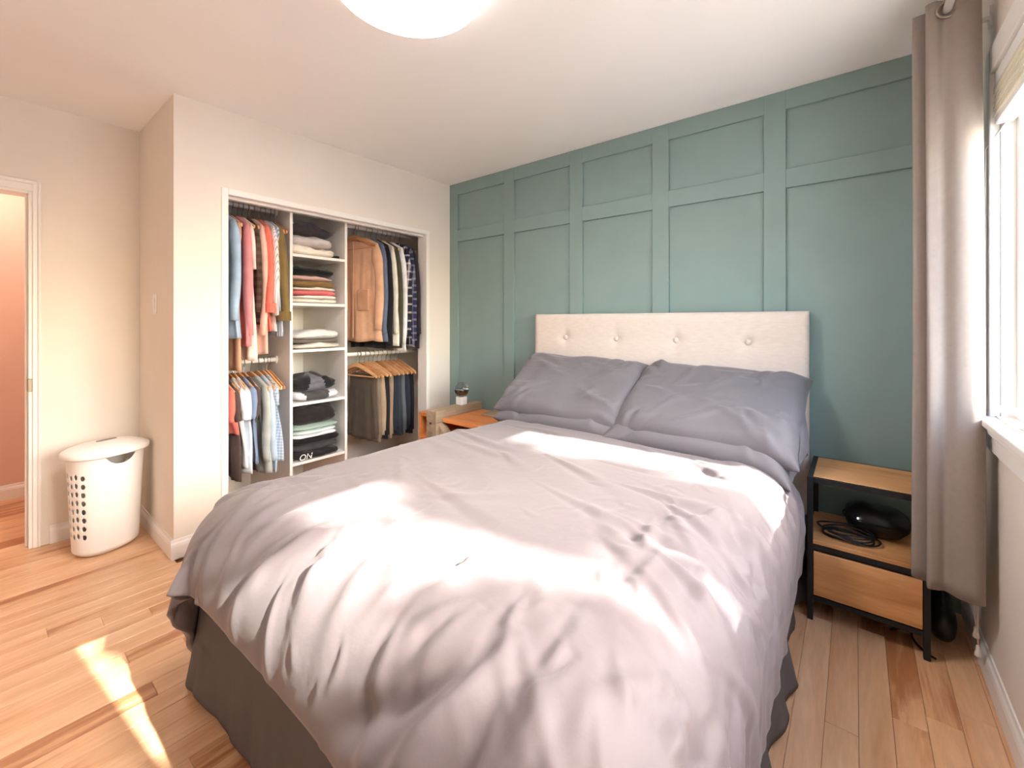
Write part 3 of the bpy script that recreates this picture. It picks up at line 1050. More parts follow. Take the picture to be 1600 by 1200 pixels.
# dark pouch and coiled cables on the shelf
def blob(bm, c, s, seed, amp=0.12, n=24, m=14, flat=2.6):
    P = np.zeros((m, n, 3))
    for j in range(m):
        t = PI * (j + 0.02) / (m - 1 + 0.04)
        for i in range(n):
            p = 2 * PI * i / n
            cx_, sx_ = math.cos(p), math.sin(p)
            k = (abs(cx_) ** flat + abs(sx_) ** flat) ** (-1 / flat)
            rr = math.sin(t) ** 0.6
            P[j, i] = (cx_ * k * rr, sx_ * k * rr, -math.cos(t) * 0.5 + 0.5)
    w = waves(P[..., 0] + P[..., 2], P[..., 1] - P[..., 2], seed, 0.6, 3)
    P[..., :2] *= (1 + amp * w)[..., None]
    P[..., 2] *= 1 + amp * 1.2 * waves(P[..., 0], P[..., 1], seed + 1, 0.5, 2)
    P[..., 0] = c[0] + P[..., 0] * s[0]
    P[..., 1] = c[1] + P[..., 1] * s[1]
    P[..., 2] = c[2] + np.maximum(P[..., 2], 0) * s[2]
    ids = [[bm.verts.new(tuple(map(float, P[j, i]))) for i in range(n)] for j in range(m)]
    for j in range(m - 1):
        for i in range(n):
            bm.faces.new((ids[j][i], ids[j][(i + 1) % n], ids[j + 1][(i + 1) % n], ids[j + 1][i]))
    bm.faces.new(ids[0][::-1]); bm.faces.new(ids[-1])
    return bm
pc = (2.86, -0.22, 0.335)
pouch = thing('headset_case', 'dark rounded electronics case with a tiny white light on the nightstand shelf', 'case', pc)
obj('body', blob(bmesh.new(), pc, (0.11, 0.085, 0.12), 3, 0.05), M_PLASTIC, pouch, smooth=True)
obj('zip_band', tube(bmesh.new(), [(pc[0] + 0.113 * math.cos(a), pc[1] + 0.088 * math.sin(a), 0.398) for a in np.linspace(0, 2 * PI, 40)], 0.004, 6), M_BLACK, pouch, smooth=True)
obj('indicator_light', B(2.796, 2.800, -0.304, -0.299, 0.41, 0.414), emit_mat('led', (0.9, 0.95, 1.0), 4.0), pouch)
bm = bmesh.new()
for k in range(5):
    rr = 0.085 + 0.012 * math.sin(k * 2.1)
    pts = [(2.765 + 0.012 * math.sin(k) + rr * math.cos(a) * 1.0, -0.345 + 0.008 * math.cos(k * 1.7) + rr * 0.62 * math.sin(a), 0.3385 + k * 0.0072 + 0.003 * math.sin(3 * a + k)) for a in np.linspace(0, 2 * PI, 44)]
    tube(bm, pts, 0.0036, 7)
tag(obj('cable_coil', bm, M_PLASTIC, loc=(2.765, -0.345, 0.335), smooth=True), 'loose coil of black cable at the front of the nightstand shelf', 'cable')

bm = blob(bmesh.new(), (3.055, -0.20, 0.001), (0.045, 0.15, 0.15), 8, 0.05)
bag = thing('floor_bag', 'black bag on the floor between nightstand and window wall', 'bag', (3.055, -0.20, 0))
obj('body', bm, M_PLASTIC, bag, smooth=True)
obj('strap', tube(bmesh.new(), [(3.055, -0.10, 0.14), (3.055, -0.14, 0.19), (3.055, -0.20, 0.205), (3.055, -0.26, 0.19), (3.055, -0.30, 0.14)], 0.006, 8), M_PLASTIC, bag, smooth=True)
bm = bmesh.new()
pts = []
for q in range(40):
    t = q / 39
    pts.append((2.90 + 0.13 * t + 0.03 * math.sin(6 * t), -0.33 + 0.08 * math.sin(4.2 * t) - 0.03 * t, 0.005))
tag(obj('power_cable', tube(bm, pts, 0.004, 7), M_PLASTIC, loc=(2.95, -0.33, 0), smooth=True), 'thin black cable lying on the floor under the nightstand', 'cable')

# ------------------------------------------------------------------ timber nightstand by the closet
BZ = 0.60
tn = thing('timber_nightstand', 'weathered timber nightstand with an orange stained top, in the corner by the closet', 'nightstand', (0.62, -0.33, 0))
obj('beam', B(0.345, 0.455, -0.575, -0.09, BZ - 0.085, BZ, 0.004), M_BEAM, tn)
obj('post', B(0.345, 0.455, -0.575, -0.475, 0.0, BZ - 0.085, 0.004), M_BEAM, tn)
obj('post', B(0.345, 0.455, -0.19, -0.09, 0.0, BZ - 0.085, 0.004), M_BEAM, tn)
bm = bmesh.new()
vs_ = [bm.verts.new(p) for p in ((0.456, -0.55, BZ - 0.10), (0.456, -0.55, BZ - 0.24), (0.58, -0.55, BZ - 0.24), (0.456, -0.48, BZ - 0.10), (0.456, -0.48, BZ - 0.24), (0.58, -0.48, BZ - 0.24))]
for f in ((0, 1, 2), (3, 5, 4), (0, 3, 4, 1), (1, 4, 5, 2), (0, 2, 5, 3)):
    bm.faces.new([vs_[i] for i in f])
obj('brace', bm, M_BEAM, tn)
obj('top', B(0.456, 0.93, -0.52, -0.09, BZ - 0.085, BZ - 0.058, 0.003), M_ORANGE, tn)
obj('back_board', B(0.60, 0.93, -0.27, -0.09, BZ - 0.057, BZ - 0.043, 0.003), M_BEAM, tn)
obj('lower_shelf', B(0.456, 0.93, -0.50, -0.09, 0.20, 0.225, 0.003), M_ORANGE, tn)
obj('end_panel', B(0.905, 0.93, -0.50, -0.09, 0.0, 0.199, 0.003), M_ORANGE, tn)
obj('end_panel', B(0.905, 0.93, -0.50, -0.09, 0.226, BZ - 0.086, 0.003), M_ORANGE, tn)
# open orange side bracket against the closet wall
bm = bmesh.new()
box(bm, 0.245, 0.265, -0.56, -0.12, 0.0, BZ - 0.03)
box(bm, 0.265, 0.344, -0.56, -0.12, BZ - 0.055, BZ - 0.03)
box(bm, 0.265, 0.344, -0.56, -0.12, BZ - 0.22, BZ - 0.19)
box(bm, 0.265, 0.344, -0.14, -0.12, BZ - 0.19, BZ - 0.055)
obj('side_bracket', bm, M_ORANGE, tn)
for z in (BZ - 0.09, BZ - 0.16):
    obj('bolt', tube(bmesh.new(), [(0.40, -0.576, z), (0.40, -0.584, z)], 0.009, 10), M_CHROME, tn)

gl = thing('globe_lamp', 'small smoked chrome globe on a white cube, standing on the timber nightstand', 'lamp', (0.40, -0.27, BZ))
obj('base', B(0.368, 0.432, -0.302, -0.238, BZ, BZ + 0.062, 0.004), M_TRIM, gl)
M_SMOKE = mat('smoked_mirror', (120, 116, 114), rough=0.06, metal=1.0, var=0.02)
def cleargl():
    m = bpy.data.materials.new('clear_glass')
    m.use_nodes = True
    b = m.node_tree.nodes['Principled BSDF']
    b.inputs['Transmission Weight'].default_value = 1.0
    b.inputs['Roughness'].default_value = 0.02
    b.inputs['IOR'].default_value = 1.2
    return m
R = 0.057
prof = [(R * math.sin(a), -R * math.cos(a)) for a in np.linspace(0.35, 1.62, 14)]
obj('bowl', lathe(bmesh.new(), prof, (0.40, -0.27, BZ + 0.062 + R * 0.94), 32), M_SMOKE, gl, smooth=True)
prof = [(R * math.sin(a), -R * math.cos(a)) for a in np.linspace(1.62, 3.10, 14)]
obj('glass_dome', lathe(bmesh.new(), prof, (0.40, -0.27, BZ + 0.0625 + R * 0.94), 32), cleargl(), gl, smooth=True)

# ------------------------------------------------------------------ curtain, rod
path = [(3.118, -0.556), (3.090, -0.572), (3.055, -0.574), (3.028, -0.560), (3.008, -0.570), (2.990, -0.568), (2.984, -0.553), (3.00, -0.541), (3.06, -0.536), (3.098, -0.531), (3.104, -0.523), (3.09, -0.515), (3.02, -0.512),
        (2.962, -0.508), (2.951, -0.500), (2.962, -0.492), (3.03, -0.489), (3.095, -0.486), (3.102, -0.479), (3.09, -0.472), (3.05, -0.468)]
def spline(pts, n):
    pts = [Vector((*p, 0)) for p in pts]
    out = []
    for i in range(len(pts) - 1):
        p0, p1, p2, p3 = pts[max(i - 1, 0)], pts[i], pts[i + 1], pts[min(i + 2, len(pts) - 1)]
        for k in range(n):
            t = k / n
            out.append(0.5 * ((2 * p1) + (-p0 + p2) * t + (2 * p0 - 5 * p1 + 4 * p2 - p3) * t * t + (-p0 + 3 * p1 - 3 * p2 + p3) * t ** 3))
    out.append(pts[-1])
    return out
cp = spline(path, 5)
CZ0, CZ1, RODX, RODZ = 0.318, 2.345, 3.035, 2.305
nr_ = 50
Pc = np.zeros((nr_, len(cp), 3))
for j in range(nr_):
    t = j / (nr_ - 1)
    z = CZ1 + (CZ0 - CZ1) * t
    for i, p in enumerate(cp):
        s = i / (len(cp) - 1)
        xx = RODX + (p.x - RODX) * (0.97 + 0.05 * math.sin(3.1 * t + 4 * s))
        yy = p.y - 0.006 * math.sin(2.2 * t * PI + 5 * s) * t * (1 - s) - 0.014 * t * (1 - s) * math.sin(7 * s + 1.0)
        if s < 0.30:
            yy -= 0.012 * t * math.sin(PI * s / 0.30 * 2.0 + 1.2 * t) + 0.008 * math.sin(PI * min(1, 1.6 * t)) * math.sin(PI * s / 0.15)
        Pc[j, i] = (min(xx + 0.006 * t * math.sin(5 * s + 2 * t), 3.125), yy, z + 0.006 * math.sin(9 * s) * t)
cur = thing('curtain', 'long taupe grommet curtain bunched at the side of the window', 'curtain', (RODX, -0.52, CZ0))
po_ = obj('panel', grid_mesh('panel', Pc), M_CURTAIN, cur, smooth=True)
solid(po_, 0.003, 0, 0)
# hem
hemrows = Pc[-3:, :, :].copy()
for yy in (-0.5715, -0.5365, -0.5125, -0.489):
    bm = bmesh.new()
    pts = [(RODX + 0.026 * math.cos(a), yy, RODZ + 0.026 * math.sin(a)) for a in np.linspace(0, 2 * PI, 28)]
    tube(bm, pts, 0.0055, 8, cap=False)
    obj('grommet', bm, M_BRASS, cur, smooth=True)
rod = thing('curtain_rod', 'white curtain rod running along the top of the window wall', 'curtain rod', (RODX, -1.4, RODZ))
obj('pole', tube(bmesh.new(), [(RODX, -0.44, RODZ), (RODX, -2.40, RODZ)], 0.0125, 16), M_TRIM, rod, smooth=True)
for yy in (-0.43, -2.41):
    bm = bmesh.new(); bmesh.ops.create_uvsphere(bm, u_segments=16, v_segments=10, radius=0.02)
    bmesh.ops.translate(bm, vec=(RODX, yy, RODZ), verts=bm.verts)
    obj('finial', bm, M_TRIM, rod, smooth=True)
for yy in (-0.455, -2.36):
    obj('bracket', box(box(bmesh.new(), RODX - 0.01, XW, yy - 0.006, yy + 0.006, RODZ - 0.026, RODZ - 0.013), XW - 0.006, XW, yy - 0.012, yy + 0.012, RODZ - 0.05, RODZ + 0.02), M_TRIM, rod)

# ------------------------------------------------------------------ hamper
hp = (-0.445, -2.175)
HROT = math.radians(110)     # long axis
ham = thing('laundry_hamper', 'tall white plastic laundry hamper standing in the corner by the doorway', 'hamper', (hp[0], hp[1], 0))
def ham_xy(s, a, b, e=2.35):
    c_, s__ = math.cos(s), math.sin(s)
    k = (abs(c_) ** e + abs(s__) ** e) ** (-1 / e)
    lx, ly = a * c_ * k, b * s__ * k
    return (hp[0] + lx * math.cos(HROT) - ly * math.sin(HROT), hp[1] + lx * math.sin(HROT) + ly * math.cos(HROT))
HB = 0.535
holes = []
for row in range(8):
    z = 0.115 + row * 0.0445
    for col_ in range(5):
        s = PI + (col_ - 2) * 0.26
        holes.append((s, z + (0.006 if col_ % 2 else 0), 0.075, 0.0135, None))
        holes.append((s - PI if s > PI else s + PI, z + (0.006 if col_ % 2 else 0), 0.075, 0.0135, None))
for s in (PI * 1.5, PI * 0.5):
    holes.append((s, HB, 0.44, 0.060, 'd'))
nsg, nzg = 260, 110
bm = bmesh.new()
ids = []
par = {}
for j in range(nzg + 1):
    row = []
    for i in range(nsg):
        v = bm.verts.new((2 * PI * i / nsg, HB * j / nzg, 0))
        row.append(v)
    ids.append(row)
for j in range(nzg):
    for i in range(nsg):
        k = (i + 1) % nsg
        s_c = 2 * PI * (i + 0.5) / nsg
        z_c = HB * (j + 0.5) / nzg
        dead = False
        for (s, z, rs, rz_, kd) in holes:
            ds = (s_c - s + PI) % (2 * PI) - PI
            if (ds / rs) ** 2 + ((z_c - z) / rz_) ** 2 < 1:
                dead = True
                break
        if not dead:
            bm.faces.new((ids[j][i], ids[j][k], ids[j + 1][k], ids[j + 1][i]))
lone = [v for v in bm.verts if not v.link_faces]
bmesh.ops.delete(bm, geom=lone, context='VERTS')
for v in bm.verts:
    if v.is_boundary and 0.001 < v.co.y:
        for (s, z, rs, rz_, kd) in holes:
            ds = (v.co.x - s + PI) % (2 * PI) - PI
            q = math.sqrt((ds / rs) ** 2 + ((v.co.y - z) / rz_) ** 2)
            if 0.55 < q < 1.6 and (kd or v.co.y < HB - 0.001):
                v.co.x = s + ds / q
                if not (kd and v.co.y > HB - 0.001):
                    v.co.y = z + (v.co.y - z) / q
                break
for v in bm.verts:
    s, z = v.co.x, v.co.y
    t = z / HB
    rim = 0.008 if t > 0.985 else 0
    rb = -0.025 * max(0, 1 - z / 0.03) ** 2
    px, py = ham_xy(s, 0.136 + 0.022 * t + rim + rb, 0.110 + 0.022 * t + rim + rb)
    v.co = (px, py, z + 0.002)
bw = obj('basket', bm, M_HAMPER, ham, smooth=True)
solid(bw, 0.003, -1)
bm = bmesh.new()
bm.faces.new([bm.verts.new((*ham_xy(2 * PI * i / 96, 0.114, 0.088), 0.004)) for i in range(96)])
obj('base', bm, M_HAMPER, ham)
rings = [(1.00, 0.0), (1.012, 0.004), (1.015, 0.018), (1.005, 0.025), (0.97, 0.030), (0.85, 0.041), (0.65, 0.053), (0.4, 0.061), (0.15, 0.064), (0.01, 0.0645)]
Pl = np.zeros((len(rings), 96, 3))
for j, (k, z) in enumerate(rings):
    for i in range(96):
        px, py = ham_xy(2 * PI * i / 96, 0.180 * k, 0.150 * k)
        Pl[j, i] = (px, py, HB - 0.008 + z)
lid = obj('lid', grid_mesh('lid', Pl, True), M_HAMPER, ham, smooth=True)
solid(lid, 0.003, -1)
bm = bmesh.new()
bm2 = [bm.verts.new((*ham_xy(2 * PI * i / 40, 0.046, 0.020), HB + 0.0575)) for i in range(40)]
bm.faces.new(bm2)
r_ = bmesh.ops.extrude_face_region(bm, geom=list(bm.faces))
for v in [v for v in r_['geom'] if isinstance(v, bmesh.types.BMVert)]:
    v.co.z -= 0.008
obj('lid_recess_shade', bm, M_RECESS_SHADE, lid)  # solid oval, the dark of the handle recess painted in its colour
# ------------------------------------------------------------------ closet
TY0, TY1, TX = -1.325, -0.955, -0.10      # tower sides and front
org = thing('closet_organizer', 'white open closet shelving tower between the two hanging bays', 'shelving', (-0.4, -1.14, 0))
PT = 0.018
obj('side_panel', B(XD + 0.002, TX, TY0 - PT, TY0, 0.0, 2.10), M_WHITE, org)
obj('side_panel', B(XD + 0.002, TX, TY1, TY1 + PT, 0.0, 2.10), M_WHITE, org)
SH = [0.306, 0.70, 1.056, 1.368, 1.693]
for z in SH + [2.06]:
    obj('shelf', B(XD + 0.002, TX - 0.002, TY0, TY1, z - 0.019, z, 0.001), M_WHITE, org)
obj('back_strip', B(XD + 0.001, XD + 0.006, TY0, TY1, 0.0, 2.10), M_WHITE, org)
top1 = obj('top_shelf', B(XD + 0.002, -0.14, YR + 0.085, -0.005, 2.115, 2.135), M_WHITE)
tag(top1, 'white shelf board running above the closet rods', 'shelf')

ROD_X = -0.30
def closet_rod(y0, y1, z, label):
    t = thing('closet_rod', label, 'rod', (ROD_X, (y0 + y1) / 2, z), 'closet rods')
    obj('pole', tube(bmesh.new(), [(ROD_X, y0, z), (ROD_X, y1, z)], 0.0155, 16), M_TRIM, t, smooth=True)
    for yy, s in ((y0, 1), (y1, -1)):
        obj('flange', tube(bmesh.new(), [(ROD_X, yy, z), (ROD_X, yy + 0.008 * s, z)], 0.028, 20), M_TRIM, t, smooth=True)
    return t
RU, RL = 1.99, 0.985
LY0, LY1 = YR + 0.082, TY0 - PT - 0.001
RY0, RY1 = TY1 + PT + 0.001, -0.002
closet_rod(LY0, LY1, RU, 'upper white rod of the left closet bay, holding blouses and a jacket')
closet_rod(LY0, LY1, RL, 'lower white rod of the left closet bay, holding short tops')
closet_rod(RY0, RY1, RU, 'upper white rod of the right closet bay, holding shirts and jackets')
closet_rod(RY0, RY1, RL, 'lower white rod of the right closet bay, holding trousers')

# hanger prototype meshes (local: rod centre at the origin, plane x-z)
def hanger_meshes():
    bm = bmesh.new()
    pts = [(0.021 * math.cos(a), 0, 0.0 + 0.021 * math.sin(a)) for a in np.linspace(PI * 1.05, 0, 10)]
    pts += [(0.020, 0, -0.012), (0.010, 0, -0.024), (0.001, 0, -0.034), (0, 0, -0.075)]
    tube(bm, pts, 0.0022, 6)
    hook = bpy.data.meshes.new('hook'); bm.to_mesh(hook); bm.free(); hook.materials.append(M_CHROME)
    bm = bmesh.new()
    rings = []
    for x in np.linspace(-0.215, 0.215, 17):
        a = abs(x) / 0.215
        zc = -0.082 - 0.085 * a ** 1.25
        hh = 0.016 - 0.006 * a
        yy = 0.010 * a * a
        rings.append([bm.verts.new((x, yy + dy, zc + dz)) for dy, dz in ((-0.006, -hh), (0.006, -hh), (0.0065, 0), (0.005, hh), (-0.005, hh), (-0.0065, 0))])
    for i in range(len(rings) - 1):
        for k in range(6):
            bm.faces.new((rings[i][k], rings[i][(k + 1) % 6], rings[i + 1][(k + 1) % 6], rings[i + 1][k]))
    bm.faces.new(rings[0]); bm.faces.new(rings[-1][::-1])
    bmesh.ops.recalc_face_normals(bm, faces=bm.faces)
    body = bpy.data.meshes.new('body'); bm.to_mesh(body); bm.free(); body.materials.append(M_HANGER)
    bm = tube(bmesh.new(), [(-0.185, 0.008, -0.172), (0.185, 0.008, -0.172)], 0.0055, 8)
    bar = bpy.data.meshes.new('bar'); bm.to_mesh(bar); bm.free(); bar.materials.append(M_HANGER)
    return hook, body, bar
HOOK, HBODY, HBAR = hanger_meshes()
def hanger(y, z, rz, label, group):
    t = thing('wooden_hanger', label, 'hanger', (ROD_X, y, z), group, rz)
    for nm, me in (('hook', HOOK), ('body', HBODY), ('bar', HBAR)):
        link(bpy.data.objects.new(nm, me), t)
    return t

def sheet_closed(P, Q, bm=None):
    """two (nv,nu,3) sheets joined along u edges and the hem"""
    nv, nu = P.shape[:2]
    bm = bm or bmesh.new()
    A = [[bm.verts.new(tuple(map(float, P[j, i]))) for i in range(nu)] for j in range(nv)]
    Bq = [[bm.verts.new(tuple(map(float, Q[j, i]))) for i in range(nu)] for j in range(nv)]
    for j in range(nv - 1):
        for i in range(nu - 1):
            bm.faces.new((A[j][i], A[j][i + 1], A[j + 1][i + 1], A[j + 1][i]))
            bm.faces.new((Bq[j][i], Bq[j + 1][i], Bq[j + 1][i + 1], Bq[j][i + 1]))
        bm.faces.new((A[j][0], A[j + 1][0], Bq[j + 1][0], Bq[j][0]))
        bm.faces.new((A[j][-1], Bq[j][-1], Bq[j + 1][-1], A[j + 1][-1]))
    for i in range(nu - 1):
        bm.faces.new((A[0][i], Bq[0][i], Bq[0][i + 1], A[0][i + 1]))
        bm.faces.new((A[-1][i], A[-1][i + 1], Bq[-1][i + 1], Bq[-1][i]))
    return bm

def top_garment(name, y, zr, rz, mat_, label, cat, group, length=0.72, half=0.225, thick=0.045, sleeve=0.52, flare=0.02, seed=0,
                sleeve_x=0.0, cuff=None, collar=False, lean=0.0, hem_tilt=0.0, fold=0.010, off=0.0, sleeve_r=0.048):
    """a shirt or jacket hanging on its hanger; local origin at the rod centre"""
    t = thing(name, label, cat, (ROD_X, y, zr), group, rz)
    nu, nv = 34, 30
    u = np.linspace(-1, 1, nu); v = np.linspace(0, 1, nv)
    Uq, Vq = np.meshgrid(u, v)
    au = np.abs(Uq)
    ztop = -0.060 - 0.088 * au ** 1.25
    neck = np.exp(-(au / 0.30) ** 4)
    ztop = ztop - 0.040 * neck
    w = half - 0.008 + (flare + 0.035) * Vq ** 0.8 + 0.012 * np.sin(6 * Vq + seed)
    w = w - 0.02 * np.clip(Vq * 6, 0, 1) * (1 - Vq)
    Xq = Uq * w + off * Vq
    zhem = -0.06 - length + 0.010 * waves(Uq, Uq * 0, seed + 4, 0.7, 2) + hem_tilt * Uq
    Zq = ztop * (1 - Vq) + zhem * Vq
    th = thick * (0.22 + 0.78 * np.clip(Vq * 3.0, 0, 1)) * np.sqrt(np.clip(1 - au ** 3, 0, 1)) + 0.004
    fo = fold * np.clip(Vq * 2.2, 0, 1.2) * waves(Uq * 0.5, Vq * 0.10, seed, 2.6, 3) * 2.0
    fo = fo + lean * Vq
    f1 = np.stack([Xq, fo - th / 2 + 0.35 * fold * waves(Uq, Vq * 0.4, seed + 9, 2, 3) * np.clip(Vq * 3, 0, 1), Zq], -1)
    f2 = np.stack([Xq, fo + th / 2, Zq], -1)
    bm = sheet_closed(f1, f2)
    # sleeves
    for s in (1, -1):
        pts = []
        rr = []
        n = 12
        for k in range(n):
            q = k / (n - 1)
            xx = s * (half - 0.030 + 0.055 * math.sin(min(q * 2.2, 1.3)) + sleeve_x * q)
            zz = -0.150 - sleeve * q + 0.02 * q * q
            yy = 0.012 * math.sin(4 * q + seed) * q - 0.014 * q + lean * q
            pts.append((xx, yy, zz))
            rr.append(sleeve_r * (0.95 - 0.32 * q) * (0.45 if k == 0 else (0.8 if k == 1 else 1)) * (1 + 0.10 * math.sin(9 * q + seed)))
        bs_ = tube(bmesh.new(), pts, rr, 12)
        for v_ in bs_.verts:
            cx_ = v_.co
            kq = min(n - 1, max(0, int(round((-0.150 - cx_.z) / sleeve * (n - 1)))))
            cx_.y = pts[kq][1] + (cx_.y - pts[kq][1]) * 0.50
        me = bpy.data.meshes.new('sleeve')
        bs_.to_mesh(me); bs_.free()
        me.materials.append(mat_)
        for p in me.polygons:
            p.use_smooth = True
        link(bpy.data.objects.new('sleeve', me), t)
    me = bpy.data.meshes.new('garment')
    bm.to_mesh(me); bm.free()
    body = bpy.data.objects.new('cloth_body', me)
    me.materials.append(mat_)
    for p in me.polygons:
        p.use_smooth = True
    link(body, t)
    if collar:
        bm = bmesh.new()
        A = np.zeros((4, 20, 3))
        for k in range(20):
            a = 2 * PI * k / 20
            for j, (r_, z_) in enumerate(((0.062, -0.098), (0.056, -0.070), (0.060, -0.058), (0.068, -0.078))):
                A[j, k] = (r_ * math.cos(a), (thick * 0.42 + 0.006 * (j == 3)) * math.sin(a), z_ - 0.018 * (math.sin(a) < 0) * abs(math.sin(a)))
        c = bpy.data.objects.new('collar', grid_mesh('collar', A, True))
        c.data.materials.append(mat_)
        for p in c.data.polygons:
            p.use_smooth = True
        link(c, t)
    if cuff:
        for s in (1, -1):
            xx = s * (half - 0.030 + 0.055 * math.sin(1.3) + sleeve_x)
            z0 = -0.150 - sleeve + 0.02
            b2 = tube(bmesh.new(), [(xx, -0.014 + lean, z0 - 0.012), (xx, -0.014 + lean, z0 + 0.045)], [sleeve_r * 0.95, sleeve_r * 0.92], 14)
            for v_ in b2.verts:
                v_.co.y = -0.014 + lean + (v_.co.y + 0.014 - lean) * 0.6
            me = bpy.data.meshes.new('cuff'); b2.to_mesh(me); b2.free(); me.materials.append(cuff)
            link(bpy.data.objects.new('cuff', me), t)
    return t

def trousers(y, zr, rz, mat_, label, group, half=0.125, length=0.52, thick=0.034, seed=0, off=0.0):
    t = thing('trousers', label, 'trousers', (ROD_X, y, zr), group, rz)
    nu, nv = 26, 26
    u = np.linspace(-1, 1, nu); v = np.linspace(0, 1, nv)
    Uq, Vq = np.meshgrid(u, v)
    w = half * (1.0 + 0.10 * Vq + 0.05 * np.sin(5 * Vq + seed))
    Xq = Uq * w + off
    Zq = -0.163 - length * Vq + 0.008 * waves(Uq, Uq * 0, seed, 0.8, 2) * Vq
    th = thick * (0.35 + 0.65 * np.clip(Vq * 5, 0, 1)) * np.sqrt(np.clip(1 - np.abs(Uq) ** 4, 0.02, 1))
    fo = 0.006 * waves(Uq * 0.6, Vq * 0.15, seed, 2.0, 3) * np.clip(Vq * 3, 0, 1)
    f1 = np.stack([Xq, 0.008 + fo - th / 2, Zq], -1)
    f2 = np.stack([Xq, 0.008 + fo + th / 2, Zq], -1)
    bm = sheet_closed(f1, f2)
    me = bpy.data.meshes.new('folded_legs'); bm.to_mesh(me); bm.free()
    me.materials.append(mat_)
    for p in me.polygons:
        p.use_smooth = True
    link(bpy.data.objects.new('folded_legs', me), t)
    # inner pair of legs: a second, slightly shorter layer
    g1, g2 = f1.copy(), f2.copy()
    for g, s in ((g1, 1), (g2, 1)):
        g[..., 1] += thick * 0.55
        g[..., 2] += 0.03 * Vq
        g[..., 0] *= 0.96
    bm = sheet_closed(g1, g2)
    me = bpy.data.meshes.new('rear_legs'); bm.to_mesh(me); bm.free()
    me.materials.append(mat_)
    for p in me.polygons:
        p.use_smooth = True
    link(bpy.data.objects.new('rear_legs', me), t)
    return t

MP_FLANNEL = stripe_cloth('brown_flannel', (66, 50, 44), (104, 84, 72), 22, 'X', plaid=True)
MP_STRIPE = stripe_cloth('pinstripe', (232, 228, 226), (168, 160, 164), 90, 'X', duty=0.72)
MP_BSTRIPE = stripe_cloth('blue_stripe', (206, 214, 228), (128, 146, 178), 70, 'X', duty=0.55)
MP_PLAID = stripe_cloth('dark_plaid', (44, 46, 62), (214, 212, 214), 15, 'X', plaid=True, duty=0.78)
MP_PLAID2 = stripe_cloth('navy_plaid', (48, 52, 84), (150, 150, 168), 18, 'X', plaid=True, duty=0.7)
MP_LACE = stripe_cloth('eyelet_denim', (150, 168, 190), (206, 214, 222), 55, 'X', plaid=True, duty=0.6)

GU = 'tops on the upper left closet rod'
top_garment('shirt', -1.690, RU, 0.10, cloth((150, 180, 210)), 'light blue chambray shirt hanging leftmost on the upper left rod', 'shirt', GU, 0.78, seed=1, sleeve=0.61, thick=0.05, sleeve_x=0.015, sleeve_r=0.055)
top_garment('blouse', -1.652, RU, 0.05, cloth((196, 142, 110)), 'long caramel brown top hanging second on the upper left rod', 'blouse', GU, 0.98, seed=2, sleeve=0.2, thick=0.030, half=0.205, sleeve_r=0.035)
top_garment('cardigan', -1.612, RU, 0.06, cloth((212, 124, 130)), 'long dusty rose cardigan hanging on the upper left rod', 'cardigan', GU, 0.84, seed=3, sleeve=0.70, thick=0.04, sleeve_x=0.01, sleeve_r=0.055)
top_garment('blouse', -1.580, RU, 0.04, cloth((232, 218, 210)), 'cream blouse just behind the rose cardigan, its hem hanging lower', 'blouse', GU, 0.92, seed=4, sleeve=0.3, thick=0.026, half=0.215, sleeve_r=0.035)
top_garment('shirt', -1.552, RU, 0.02, MP_FLANNEL, 'dark brown checked flannel shirt between the rose and peach tops', 'shirt', GU, 0.70, seed=5, sleeve=0.56, thick=0.03, sleeve_r=0.042)
top_garment('shirt', -1.520, RU, 0.02, cloth((226, 178, 162)), 'pale peach shirt hanging in the middle of the upper left rod', 'shirt', GU, 0.88, seed=6, sleeve=0.70, thick=0.034, sleeve_x=0.02, sleeve_r=0.045)
top_garment('blouse', -1.487, RU, 0.0, cloth((222, 98, 82)), 'coral red blouse with rolled sleeves on the upper left rod', 'blouse', GU, 0.74, seed=7, sleeve=0.55, thick=0.034, cuff=cloth((222, 98, 82)), sleeve_x=0.045, sleeve_r=0.052)
top_garment('shirt', -1.452, RU, 0.0, MP_STRIPE, 'white shirt with thin grey stripes on the upper left rod', 'shirt', GU, 0.74, seed=8, sleeve=0.58, thick=0.034, sleeve_x=0.06, sleeve_r=0.050)
top_garment('shirt', -1.420, RU, -0.02, MP_BSTRIPE, 'pale blue striped shirt beside the olive jacket', 'shirt', GU, 0.78, seed=9, sleeve=0.56, thick=0.03, sleeve_x=0.015)
top_garment('jacket', -1.385, RU, -0.10, cloth((104, 84, 46)), 'olive brown jacket hanging last beside the shelving tower', 'jacket', GU, 0.66, seed=10, sleeve=0.60, thick=0.045, cuff=cloth((92, 74, 40)), sleeve_x=0.075, sleeve_r=0.066)
HGU = 'hangers on the upper left closet rod'
for y, rz, lb in ((-1.690, 0.10, 'light blue chambray shirt'), (-1.652, 0.05, 'caramel brown top'), (-1.612, 0.06, 'dusty rose cardigan'), (-1.580, 0.04, 'cream blouse'),
                  (-1.552, 0.02, 'brown flannel shirt'), (-1.520, 0.02, 'pale peach shirt'), (-1.487, 0.0, 'coral red blouse'), (-1.452, 0.0, 'grey striped white shirt'),
                  (-1.420, -0.02, 'pale blue striped shirt'), (-1.385, -0.06, 'olive brown jacket')):
    hanger(y, RU, rz, 'wooden hanger carrying the %s' % lb, HGU)
hanger(-1.362, RU, -0.08, 'empty wooden hanger at the tower end of the upper left rod', HGU)

